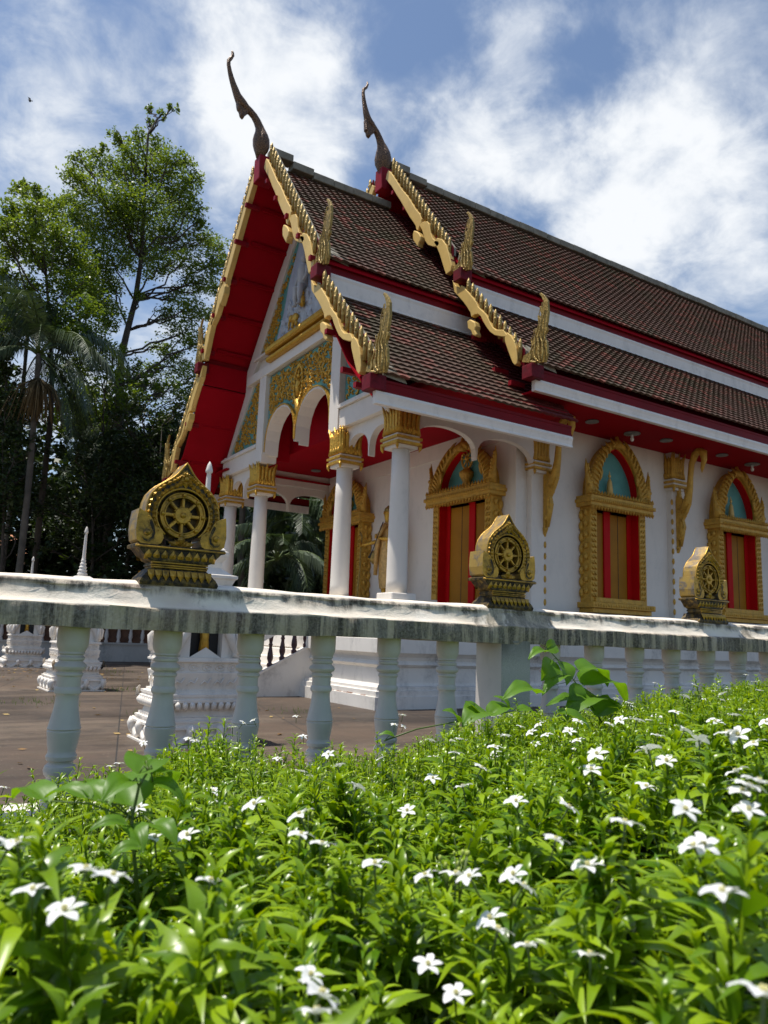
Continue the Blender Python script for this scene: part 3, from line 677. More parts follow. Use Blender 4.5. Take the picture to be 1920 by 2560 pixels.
frame_piece([(y2(1.755), 6.0), (y2(1.755), 7.68), (y2(-1.755), 7.68), (y2(-1.755), 6.0)][:0] or [(y2(d), z) for d, z in ([(1.755, 7.68), (-1.755, 7.68), (-1.755, 5.75)] + [(d, z + .03) for d, z in arch_pts(-.86, .85, 5.66, 6.70)] + [(0, 5.6)] + [(d, z + .03) for d, z in arch_pts(.86, .85, 5.66, 6.70)] + [(1.755, 5.75)])], 'teal_panel', XW + .04, XW + .098, 'teal')
frame_piece([(y2(3.0), 7.70), (y2(3.0), 7.94), (y2(-3.0), 7.94), (y2(-3.0), 7.70)], 'cross_beam', XW - .10, XW + .09)
frame_piece([(y2(2.75), 8.335), (y2(2.75), 8.40), (y2(-2.75), 8.40), (y2(-2.75), 8.335)], 'cross_beam', XW - .06, XW + .09)
frame_piece([(y2(2.72), 8.40), (y2(.93), 10.60), (y2(0), 11.6), (y2(-.93), 10.60), (y2(-2.72), 8.40)], 'teal_panel', XW + .06, XW + .095, 'teal')
for k, (z0, z1, x0) in enumerate(((7.945, 8.08, XW - .20), (8.085, 8.13, XW - .14), (8.135, 8.33, XW - .24))):
    b = MB(); b.bbox(x0, XW + .05, y2(1.55), y2(-1.55), z0, z1, .015)
    for i in range(52):
        y = y2(1.52) + i * 3.04 / 51
        if k != 1: b.ball((x0, y, (z0 + z1) / 2), (.03, .025, (z1 - z0) * .42), 6, 4)
    b.build('gold_cornice', M['gold'], T)
# arch reveals: thick white intrados with a gold nosing
def arch_band(pts, x0, x1, th, name, mat='white', side='x', val=None, gold=None):
    b = MB(); n = len(pts)
    inner = pts; outer = []
    for i, (a, z) in enumerate(pts):
        p, q = pts[max(i - 1, 0)], pts[min(i + 1, n - 1)]; t = np.array([q[0] - p[0], q[1] - p[1]]); t /= np.linalg.norm(t); nn = np.array([-t[1], t[0]])
        outer.append((a + nn[0] * th, z + nn[1] * th))
    for i in range(n - 1):
        b.prism([inner[i], inner[i + 1], outer[i + 1], outer[i]], x0, x1, side)
    return b.build(name, M[mat], T)
for c in (.86, -.86):
    pts = [(y2(d), z) for d, z in arch_pts(c, .83, 5.62, 6.64)]
    if pts[0][0] > pts[-1][0]: pts = pts[::-1]
    arch_band(pts, XW - .03, XW + .33, .045, 'arch_reveal')
    arch_band([(a, z + .05) for a, z in pts], XW - .05, XW + .04, .03, 'arch_nosing', 'gold')

# ---- gilded foliage relief
def curl(b, cx, cz, r, a0, turn, x, s=1, segs=9):
    pts = []; rad = []
    for i in range(segs):
        t = i / (segs - 1); a = a0 + turn * t * 4.6; rr = r * (1 - t) ** .8 + .004
        pts.append((x - .02 * sin(pi * t), cx + rr * cos(a), cz + rr * sin(a))); rad.append(.035 * r / .12 * (1 - .55 * t) + .004)
    b.tube(pts, rad, 5)
def inpoly(p, poly):
    x, y = p; c = False
    for (x0, y0), (x1, y1) in zip(poly, poly[1:] + poly[:1]):
        if (y0 > y) != (y1 > y) and x < (x1 - x0) * (y - y0) / (y1 - y0 + 1e-12) + x0: c = not c
    return c
def relief(name, poly, n, x, rmin=.06, rmax=.13, sym_c=None, holes=()):
    ys = [p[0] for p in poly]; zs = [p[1] for p in poly]; b = MB(); k = 0; tries = 0; placed = []
    while k < n and tries < n * 60:
        tries += 1; r = random.uniform(rmin, rmax); c = (random.uniform(min(ys), max(ys)), random.uniform(min(zs), max(zs)))
        if sym_c is not None and c[0] < sym_c: continue
        if not all(inpoly((c[0] + dx, c[1] + dz), poly) for dx, dz in ((r, 0), (-r, 0), (0, r), (0, -r))): continue
        if any((c[0] - p[0]) ** 2 + (c[1] - p[1]) ** 2 < (.62 * (r + p[2])) ** 2 for p in placed): continue
        if any((c[0] - h[0]) ** 2 / h[2] ** 2 + (c[1] - h[1]) ** 2 / h[3] ** 2 < 1 for h in holes): continue
        placed.append((c[0], c[1], r)); a = random.uniform(0, 2 * pi); tn = random.choice((-1, 1))
        for sg in ((1, -1) if sym_c is not None else (1,)):
            cx = c[0] if sg == 1 else 2 * sym_c - c[0]; aa = a if sg == 1 else pi - a
            curl(b, cx, c[1], r, aa, tn * sg, x)
            for j in range(3):     # pointed flame leaves breaking away from the curl
                an = aa + tn * sg * (j * .8 - .6); d = Vector((0, cos(an), sin(an))); p0 = Vector((x - .01, cx, c[1])) + d * r * .8
                p1 = p0 + d * r * .7 + Vector((0, 0, .35 * r)); e = d.cross(Vector((1, 0, 0))) * r * .28
                b.add([p0 - e, p0 + e, p1, (p0 + p1) / 2 + Vector((-.045, 0, 0))], [(0, 1, 3), (1, 2, 3), (2, 0, 3)])
        k += 1
    return b.build(name, M['gold'], T)
arch_poly = [(y2(d), z) for d, z in ([(1.72, 7.64), (-1.72, 7.64), (-1.72, 5.8)] + [(d, z + .09) for d, z in arch_pts(-.86, .86, 5.66, 6.70)] + [(0, 5.75)] + [(d, z + .09) for d, z in arch_pts(.86, .86, 5.66, 6.70)] + [(1.72, 5.8)])]
relief('gilded_foliage', arch_poly, 150, XW + .04, .05, .11, YC)
for s in (1, -1):
    relief('gilded_foliage', [(my(d, s), z) for d, z in ((2.22, 6.02), (2.22, 7.72), (2.7, 7.66), (4.1, 6.02))], 90, XW + .06, .05, .10)
    relief('gilded_foliage', [(my(d, s), z) for d, z in ((2.6, 8.43), (1.72, 8.45), (1.35, 9.0), (1.3, 9.6), (.55, 10.7), (.35, 11.1), (.95, 10.45))], 60, XW + .06, .05, .10)
# centre medallion of the arch panel: standing figure in a flame halo
b = MB(); cx = YC
for i in range(26):
    a = 2 * pi * i / 26; px, pz = cx + .22 * cos(a), 7.0 + .42 * sin(a) * (1.1 if sin(a) > 0 else 1); b.ball((XW + .0, px, pz), (.04, .035, .06), 6, 4)
b.tube([(XW, cx, 6.7), (XW, cx, 6.9), (XW, cx, 7.05), (XW, cx, 7.12)], [.05, .08, .07, .03], 8); b.ball((XW, cx, 7.2), .06, 8, 6); b.tube([(XW, cx, 7.25), (XW, cx, 7.42)], [.035, .004], 6)
for sg in (1, -1): b.tube([(XW, cx, 7.08), (XW - .02, cx + sg * .12, 7.0), (XW - .03, cx + sg * .05, 6.92)], [.025, .022, .018], 6)
b.tube([(XW + .02, cx, 6.62), (XW + .02, cx, 6.35), (XW + .02, cx, 6.05)], [.10, .06, .01], 6)
b.build('medallion', M['gold'], T)
# stucco scene in the upper gable: seated figure on rocks with small animals
b = MB()
poly = [(y2(1.6), 8.42), (y2(1.15), 9.2), (y2(.95), 9.9), (y2(.3), 11.1), (y2(-.3), 11.1), (y2(-.95), 9.9), (y2(-1.15), 9.2), (y2(-1.6), 8.42)]
b.prism(poly, XW + .03, XW + .058, 'x'); b.build('sky_panel', paint('pale blue stucco', (.42, .47, .55), .7, .05, 2, .2, dirt=.6, dirtc=(.14, .14, .13), dsc=3), T)
b = MB()
for k in range(70):
    c = (random.uniform(-1.4, 1.4), random.uniform(8.5, 9.35)); 
    if abs(c[0]) > 1.5 - (c[1] - 8.4) * .8: continue
    bm = bmesh.new(); bmesh.ops.create_icosphere(bm, subdivisions=1, radius=1)
    for v in bm.verts: v.co *= random.uniform(.7, 1.2)
    b.frombm(bm, 0, False, Matrix.Translation((XW + .03, YC + c[0], c[1])) @ Matrix.Diagonal((.09, random.uniform(.08, .17), random.uniform(.1, .2), 1)))
b.ball((XW + .05, YC, 8.75), (.06, 1.15, .5), 20, 10, 0, False)
b.build('stucco_rocks', M['stucco_grey'], T)
b = MB(); f = XW - .02
b.tube([(f, YC, 9.35), (f, YC, 9.6), (f, YC, 9.85), (f, YC, 9.98), (f, YC, 10.04)], [.14, .15, .17, .12, .04], 10); b.ball((f, YC, 10.16), (.09, .085, .11), 10, 8); b.ball((f, YC, 10.27), (.05, .05, .045), 8, 6)
for sg in (1, -1):
    b.tube([(f, YC + sg * .16, 9.92), (f - .04, YC + sg * .26, 9.68), (f - .1, YC + sg * .2, 9.5)], [.055, .045, .035], 8)
    b.tube([(f - .02, YC + sg * .06, 9.42), (f - .14, YC + sg * .14, 9.40), (f - .14, YC + sg * .12, 9.12), (f - .13, YC + sg * .12, 8.95), (f - .2, YC + sg * .13, 8.93)], [.09, .08, .06, .045, .03], 8)
b.build('seated_stucco_figure', paint('limewashed figure', (.50, .50, .49), .7, .05, 3, .3, dirt=.5, dsc=5), T)
b = MB()
def elephant(b, y, z, k, s):
    b.ball((f - .04, y, z), (.07 * k, .16 * k, .12 * k), 10, 8); b.ball((f - .05, y + s * .17 * k, z + .05 * k), (.06 * k, .08 * k, .09 * k), 8, 6)
    b.tube([(f - .05, y + s * .22 * k, z + .04 * k), (f - .05, y + s * .28 * k, z - .04 * k), (f - .05, y + s * .26 * k, z - .14 * k), (f - .05, y + s * .31 * k, z - .18 * k)], [.03 * k, .025 * k, .018 * k, .01 * k], 6)
    for q in (-.1, .08): b.tube([(f - .05, y + q * k, z - .06 * k), (f - .05, y + q * k, z - .2 * k)], [.04 * k, .035 * k], 6)
elephant(b, YC + .28, 8.72, 1.1, 1); b.ball((f - .06, YC - .12, 9.02), (.08, .1, .16), 8, 6); b.ball((f - .06, YC - .12, 9.22), (.05, .06, .06), 8, 6)
b.build('gilded_animals', M['gold'], T)

# ---- columns
def capital(b, x, y, z0=4.65, z1=5.44, k=1.0, w=.0):
    """gold lotus capital: flared square bell of ribs ending in points; mat 0 gold, 1 white"""
    h = z1 - z0
    for side in range(4):
        R = Matrix.Translation((x, y, 0)) @ Matrix.Rotation(side * pi / 2, 4, 'Z')
        for j in range(5):
            o = (j - 2) * .105 * k; 
            b.tube([(.235 * k, o * 1.0, z0 + .30 * h), (.22 * k, o * .9, z0 + .5 * h), (.225 * k, o * .92, z0 + .75 * h), (.285 * k, o * 1.18, z0 + h * (1.02 if j % 2 == 0 else .90))], [.055 * k, .05 * k, .052 * k, .012], 6, 0, True, R)
            if j < 4: b.ball((.262 * k, (o + .052) * .95, z0 + .40 * h), (.02, .035, .06), 6, 4, 0, True, R)
    b.lathe([(.20 * k, z0 + .28 * h), (.215 * k, z0 + .5 * h), (.21 * k, z0 + .8 * h), (.225 * k, z0 + .88 * h)], 4, 0, False, Matrix.Translation((x, y, 0)) @ Matrix.Rotation(0, 4, 'Z') @ Matrix.Diagonal((1.0, 1.0, 1, 1)), True, 1.0)
    def ring(r, a, c, m): b.box(x - r, x + r, y - r, y + r, z0 + a * h, z0 + c * h, m)
    ring(.245 * k, .235, .285, 1); ring(.285 * k, .17, .232, 0); ring(.25 * k, .115, .168, 1); ring(.28 * k, .045, .113, 0); ring(.225 * k, -.03, .043, 1)
    for sx in (1, -1):
        for sy in (1, -1): b.tube([(x + sx * .26 * k, y + sy * .26 * k, z0 + .06 * h), (x + sx * .255 * k, y + sy * .255 * k, z0 - .02 * h), (x + sx * .24 * k, y + sy * .24 * k, z0 - .10 * h)], [.03, .035, .006], 6, 0)
def column(x, y, name='porch_column'):
    r = empty(name, (x, y, 1.85)); r.parent = T; r.matrix_parent_inverse = parent_world(T).inverted()
    b = MB(); b.lathe([(.195, 1.98), (.19, 2.2), (.185, 3.0), (.172, 4.0), (.165, 4.66)], 28, 0, True, Matrix.Translation((x, y, 0))); b.build('shaft', M['white'], r)
    b = MB(); capital(b, x, y); b.build('capital', [M['gold'], M['white']], r)
    b = MB(); b.bbox(x - .26, x + .26, y - .26, y + .26, 1.85, 1.98, .015); b.build('base', M['white'], r)
for d in (4.24, 2.14, -2.14, -4.24): column(XF, YC - d)
# white block above the capitals that carries the beams
for d in (4.24, 2.14, -2.14, -4.24):
    pass
# small twin arches between the outer columns, and along both sides of the porch
def twin(name, plane, val, a0, a1, ztop, th, zs=4.62, zp=5.24, ztip=4.72):
    """hanging screen with two arches between a0 and a1 in plane x/y = val"""
    w = abs(a1 - a0); m_ = (a0 + a1) / 2; hw = w / 4 - .015
    lo, hi = min(a0, a1), max(a0, a1)
    def sk(c):
        out = []
        for i in range(15):
            t = i / 14; a = pi * t; z = sin(a) ** .6; tip = ztip if (c < m_) == (t > .5) else zs
            out.append((c - hw * cos(a), tip + (zp - tip) * z))
        return out
    pts = [(lo, ztop), (lo, zs)] + sk(lo + w / 4) + [(m_ - .012, ztip - .02), (m_ + .012, ztip - .02)] + sk(hi - w / 4) + [(hi, zs), (hi, ztop)]
    b = MB(); b.prism(pts[::-1], val - th / 2, val + th / 2, plane); return b.build(name, M['white'], T)
for s in (1, -1):
    twin('arch_screen', 'x', XF, my(2.30, s), my(4.08, s), 5.46, .14)
    twin('arch_screen', 'y', my(4.24, s), XF + .2, H0 + .28, 5.50, .14)
    b = MB(); b.box(XF - .1, H0 + .3, my(4.24 - .13, s), my(4.24 + .13, s), 5.43, 5.84); b.build('side_beam', M['white'], T)
for s in (1, -1):
    b = MB(); b.tube([(XF - .32, my(4.24 - .3, s), 5.2), (XF - .32, my(4.24 - .3, s), 5.21)], .01, 4)
# faint skirting line high on the porch wall
b = MB(); b.box(H0 - .03, H0 + .01, 11.66, 2 * YC - 11.66, 5.42, 5.81); b.build('wall_frieze', M['white'], T)

# ---- doors and windows: one builder in local coords, front facing -y (local), width along x
def opening(name, Mx, w, z0, zl, ztop, isdoor, motif):
    """w half width of the frame, z0 sill height, zl lintel underside, ztop tip of the gable arch"""
    r = empty(name, Mx @ Vector((0, 0, z0))); r.parent = T; r.matrix_parent_inverse = parent_world(T).inverted()
    G = M['goldp']; fr = .30                     # frame depth
    for s in (1, -1):
        b = MB()
        b.box(s * w, s * (w - .20), -fr, .02, z0 + .2, zl, 0, Mx)
        n = int((zl - z0 - .3) / .245)
        for i in range(n):
            z = z0 + .3 + (i + .5) * (zl - z0 - .35) / n
            b.ball((s * (w + .0), -.05, z), (.075, .06, .115), 8, 6, 0, True, Mx)
            b.ball((s * (w + .02), -fr * .62, z + .05), (.05, .05, .075), 6, 5, 0, True, Mx)
        for i in range(2 * n):                    # diagonal leaf relief on the front face
            z = z0 + .3 + (i + .5) * (zl - z0 - .4) / (2 * n)
            for o in (.06, .14):
                b.tube([(s * (w - o - .035), -fr, z - .03), (s * (w - o), -fr - .02, z), (s * (w - o + .035), -fr, z + .05)], [.008, .024, .006], 5, 0, True, Mx)
        b.build('frame', G, r)
    b = MB()                                      # lintel with a crest of leaves above and pendants below
    b.bbox(-w - .12, w + .12, -fr - .14, .02, zl, zl + .24, .012, 0, Mx); b.bbox(-w - .16, w + .16, -fr - .18, .02, zl + .085, zl + .165, .01, 0, Mx)
    n = 22
    for i in range(n):
        x = -w - .12 + (2 * w + .24) * (i + .5) / n; q = (w + .12) / n
        for zz, up, d in ((zl + .235, 1, .11), (zl + .005, -1, .10)):
            b.add([(x - q * .9, -fr - .15, zz), (x + q * .9, -fr - .15, zz), (x, -fr - .15, zz + up * d), (x, -fr - .19, zz + up * .03), (x, -fr - .08, zz + up * .03)], [(0, 1, 3), (1, 2, 3), (2, 0, 3), (1, 0, 4), (2, 1, 4), (0, 2, 4)], 0, False, Mx)
    for i in range(30):
        x = -w - .08 + (2 * w + .16) * (i + .5) / 30; b.ball((x, -fr - .185, zl + .125), (.028, .015, .03), 5, 4, 0, True, Mx)
    b.build('lintel', G, r)
    if not isdoor:
        b = MB(); b.bbox(-w - .10, w + .10, -fr - .16, .02, z0 + .10, z0 + .22, .01, 0, Mx); b.bbox(-w - .04, w + .04, -fr - .10, .02, z0, z0 + .098, .01, 0, Mx); b.bbox(-w + .1, w - .15, -fr - .05, -.02, z0 + .223, z0 + .33, .01, 0, Mx)
        for i in range(24): b.ball((-w - .06 + (2 * w + .12) * (i + .5) / 24, -fr - .16, z0 + .16), (.03, .015, .035), 5, 4, 0, True, Mx)
        b.build('sill', G, r)
    # gable arch: fat rope moulding, pointed
    zb = zl + .24; H = ztop - zb - .15; b = MB(); W = w - .10
    def side_pts(s, k=1.0, n=12):
        out = []
        for i in range(n + 1):
            t = i / n; x = W * k * (1 - t ** 2.1) ** .72 + .0; z = zb + H * k * (t * .98)
            out.append(Vector((s * (x + .02), -fr + .02, z)))
        return out
    for s in (1, -1):
        P = side_pts(s); b.tube([Mx @ p for p in P], [.13 - .05 * i / 12 for i in range(13)], 8)
        for i in range(1, 12):                     # slanting flame ribs on the moulding
            p = P[i]; t = (P[min(i + 1, 12)] - P[i - 1]).normalized(); nrm = Vector((t.z, 0, -t.x)) * s
            b.tube([Mx @ (p - nrm * .09 - t * .06 + Vector((0, -.09, 0))), Mx @ (p + Vector((0, -.135, 0))), Mx @ (p + nrm * .10 + t * .07 + Vector((0, -.05, 0))), Mx @ (p + nrm * .15 + t * .12)], [.012, .034, .028, .006], 6)
        p = P[5] - Vector((s * .13, .05, 0)); b.tube([Mx @ (P[6] - Vector((s * .10, .04, 0))), Mx @ p, Mx @ (p + Vector((s * .01, 0, -.12))), Mx @ (p + Vector((s * .03, 0, -.2)))], [.03, .055, .04, .006], 6)
        # side finials
        q = Vector((s * (w + .02), -fr, zb)); b.tube([Mx @ q, Mx @ (q + Vector((s * .03, -.02, .2))), Mx @ (q + Vector((s * .06, 0, .4))), Mx @ (q + Vector((s * .10, 0, .62))), Mx @ (q + Vector((s * .11, 0, .80)))], [.10, .09, .055, .035, .006], 8)
        for k in range(9):
            b.ball(q + Vector((s * (.0 + .012 * k) + random.uniform(-.07, .07) * (1 - k / 10), -.09 + .008 * k, .05 + .075 * k)), (.05 * (1 - k / 14), .04, .05), 6, 4, 0, True, Mx)
    b.lathe([(.12, ztop - .32), (.10, ztop - .2), (.05, ztop - .1), (.035, ztop - .03), (.006, ztop + .02)], 8, 0, True, Mx @ Matrix.Translation((0, -fr + .02, 0)))
    b.build('gable_arch', G, r)
    # tympanum: teal painted reveal with red side
    def ringband(k0, k1, y0, y1, name, mat):
        A_ = [(p.x, p.z) for p in side_pts(1, k0, 16)]; B_ = [(p.x, p.z) for p in side_pts(1, k1, 16)]; b = MB()
        for s in (1, -1):
            for i in range(16): q = [(s * A_[i][0], A_[i][1]), (s * A_[i + 1][0], A_[i + 1][1]), (s * B_[i + 1][0], B_[i + 1][1]), (s * B_[i][0], B_[i][1])]; b.prism(q if s > 0 else q[::-1], y0, y1, 'y', 0, Mx)
        b.build(name, mat, r)
    ringband(1.0, .90, -fr + .04, .0, 'arch_body', G); ringband(.898, .875, -fr + .06, -.03, 'red_reveal', M['redjamb'])
    b = MB(); P = side_pts(1, .90); poly = [(p.x, p.z) for p in P] + [(-p.x, p.z) for p in P[::-1]]
    b.prism(poly, -.06, -.02, 'y', 0, Mx); b.build('tympanum', M['teal'], r)
    b = MB()
    if motif == 'figure':
        b.tube([Mx @ Vector((-.12, -.16, zb + z)) for z in (.08, .25, .42, .50)], [.075, .07, .05, .02], 8); b.ball((-.12, -.16, zb + .55), (.035, .035, .045), 8, 6, 0, True, Mx); b.tube([Mx @ Vector((-.12, -.16, zb + .58)), Mx @ Vector((-.12, -.16, zb + .68))], [.018, .003], 6)
    else:
        for i in range(20):
            a = 2 * pi * i / 20; a2 = 2 * pi * (i + 1) / 20; b.tube([Mx @ Vector((.19 * cos(a), -.14, zb + .75 + .23 * sin(a))), Mx @ Vector((.19 * cos(a2), -.14, zb + .75 + .23 * sin(a2)))], .028, 6)
        for i in range(8):
            a = pi * i / 4; b.tube([Mx @ Vector((0, -.14, zb + .75)), Mx @ Vector((.18 * cos(a), -.14, zb + .75 + .22 * sin(a)))], .016, 5)
        b.ball((0, -.15, zb + .75), .055, 8, 6, 0, True, Mx)
        b.lathe([(.14, zb + .1), (.08, zb + .2), (.16, zb + .34), (.17, zb + .42), (.09, zb + .5)], 12, 0, True, Mx @ Matrix.Translation((0, -.15, 0)))
    b.build('tympanum_motif', M['goldcream'] if motif == 'figure' else G, r)
    # leaves
    iw = w - .20; zt = zl; zz0 = z0 + (.02 if isdoor else .33)
    b = MB(); b.box(-iw, iw, -.05, -.02, zz0, zt, 0, Mx); b.build('shutter', M['doorgold'], r)
    b = MB(); g_ = -1 if isdoor else 1
    b.box(g_ * iw, g_ * (iw - .16), -.075, -.052, zz0, zt, 0, Mx); b.box(g_ * -.24, g_ * -.04, -.09, -.052, zz0, zt - .02, 0, Mx)
    for q in (1, -1): b.box(q * (iw - .001), q * (iw - .02), -fr + .03, -.077, zz0 + .01, zt, 0, Mx); b.box(-iw + .02, iw - .02, -.07, -.052, zt - .06, zt, 0, Mx)
    b.build('red_jamb', M['redjamb'], r)
    b = MB(); b.box(g_ * .25 - .006, g_ * .25 + .006, -.056, -.0505, zz0, zt - .06, 0, Mx); b.build('leaf_joint', M['dark'], r)
    return r
for i in range(4):
    opening('window', Matrix.Translation((13.38 + 4.55 * i, 11.65, 0)), .90, 1.87, 4.16, 5.90, False, 'figure')
for yc in (13.1, 2 * YC - 13.1):
    opening('door', Matrix.Translation((H0, yc, 0)) @ Matrix.Rotation(-pi / 2, 4, 'Z'), 1.02, 1.87, 4.22, 5.68, True, 'wheel')
# gilded capital + bead strips + bracket on each hall pilaster
for i in range(5):
    xc = 11.09 if i == 0 else 15.60 + 4.55 * (i - 1); hw = .19 if i == 0 else .15
    b = MB(); capital(b, xc, 11.60, 4.95 if i else 4.72, 5.82 if i else 5.5, .86); b.build('pilaster_capital', [M['goldp'], M['white']], T)
    for k in range(12):
        z = 2.02 + k * .238; b = MB()
        b.ball((xc + (hw if i == 0 else -hw), 11.50, z), (.035, .03, .075), 6, 6); b.build('gilt_bead', M['goldp'], T)
    r = empty('eave_bracket', (xc, 11.5, 3.5)); r.parent = T; r.matrix_parent_inverse = parent_world(T).inverted()
    ox = xc + (.18 if i == 0 else .03); z0 = 3.42; b = MB()
    body = [(11.50, z0), (11.44, z0 + .12), (11.43, z0 + .3), (11.33, z0 + .42), (11.28, z0 + .62), (11.32, z0 + .78), (11.20, z0 + .98), (11.12, z0 + 1.15), (11.14, z0 + 1.42), (11.22, z0 + 1.30), (11.28, z0 + 1.22), (11.38, z0 + 1.34), (11.42, z0 + 1.72), (11.46, z0 + 1.40), (11.50, z0 + 1.25)]
    b.prism(body, ox - .045, ox + .045, 'x')
    b.tube([(ox, 11.33, z0 + 1.0), (ox, 11.20, z0 + 1.22), (ox, 11.13, z0 + 1.5), (ox, 11.10, z0 + 1.8), (ox, 11.06, z0 + 2.1), (ox, 10.96, z0 + 2.32), (ox, 10.84, z0 + 2.40), (ox, 10.74, z0 + 2.33), (ox, 10.72, z0 + 2.15), (ox, 10.78, z0 + 1.95), (ox, 10.79, z0 + 1.85)], [.10, .10, .075, .065, .07, .085, .095, .09, .065, .04, .006], 10)
    b.tube([(ox, 11.40, z0 + .15), (ox, 11.36, z0 + .5), (ox, 11.38, z0 + .8), (ox, 11.30, z0 + 1.1)], [.03, .07, .06, .04], 8)
    for k in range(12): b.ball((ox + (.05 if k % 2 else -.05), 11.46 - .022 * k, z0 + .12 + .11 * k), (.02, .05, .05), 6, 4)
    b.build('naga_bracket', M['goldp'], r)

# ---- ceiling lamps under the eaves (each a thing of its own)
def lamp(x, y, z, bulb, label):
    r = empty('ceiling_lamp', (x, y, z), label, 'ceiling lamp', 'lamps under the temple eaves')
    b = MB(); R = .17 if bulb else .13
    b.lathe([(R, 0), (R, -.012), (R * .95, -.03), (R * .5, -.045), (R * .3, -.05)], 22, 0, True)
    for i in range(22): a = 2 * pi * i / 22; b.ball((R * .97 * cos(a), R * .97 * sin(a), -.022), .018, 6, 4)
    o = b.build('shade', M['steel'], None); o.parent = r
    if bulb:
        b = MB(); b.lathe([(.03, -.05), (.028, -.10)], 10); o = b.build('socket', M['bulb'], None); o.parent = r
        b = MB(); b.ball((0, 0, -.145), (.042, .042, .055), 10, 8); o = b.build('bulb', M['bulb'], None); o.parent = r
for x, y, z, bl, lab in ((11.98, 10.83, 5.858, 0, 'flat round lamp in the red eave, closest to the porch'), (13.35, 10.92, 5.858, 1, 'round lamp with bare bulb above the nearer window arch'),
    (14.38, 10.81, 5.858, 0, 'flat round lamp in the red eave between the two bulb lamps, left one'), (16.5, 10.83, 5.858, 0, 'flat round lamp in the red eave just right of the second gold bracket'),
    (17.89, 10.92, 5.858, 1, 'round lamp with bare bulb above the farther window arch'), (8.9, 15.6, 5.812, 0, 'round lamp on the red porch ceiling seen behind the middle arch tip'),
    (9.6, 14.35, 5.812, 0, 'round lamp on the red porch ceiling beside the second column'), (9.7, 19.0, 5.812, 0, 'round lamp on the porch ceiling glimpsed through the far side arch')):
    lamp(x, y, z, bl, lab)

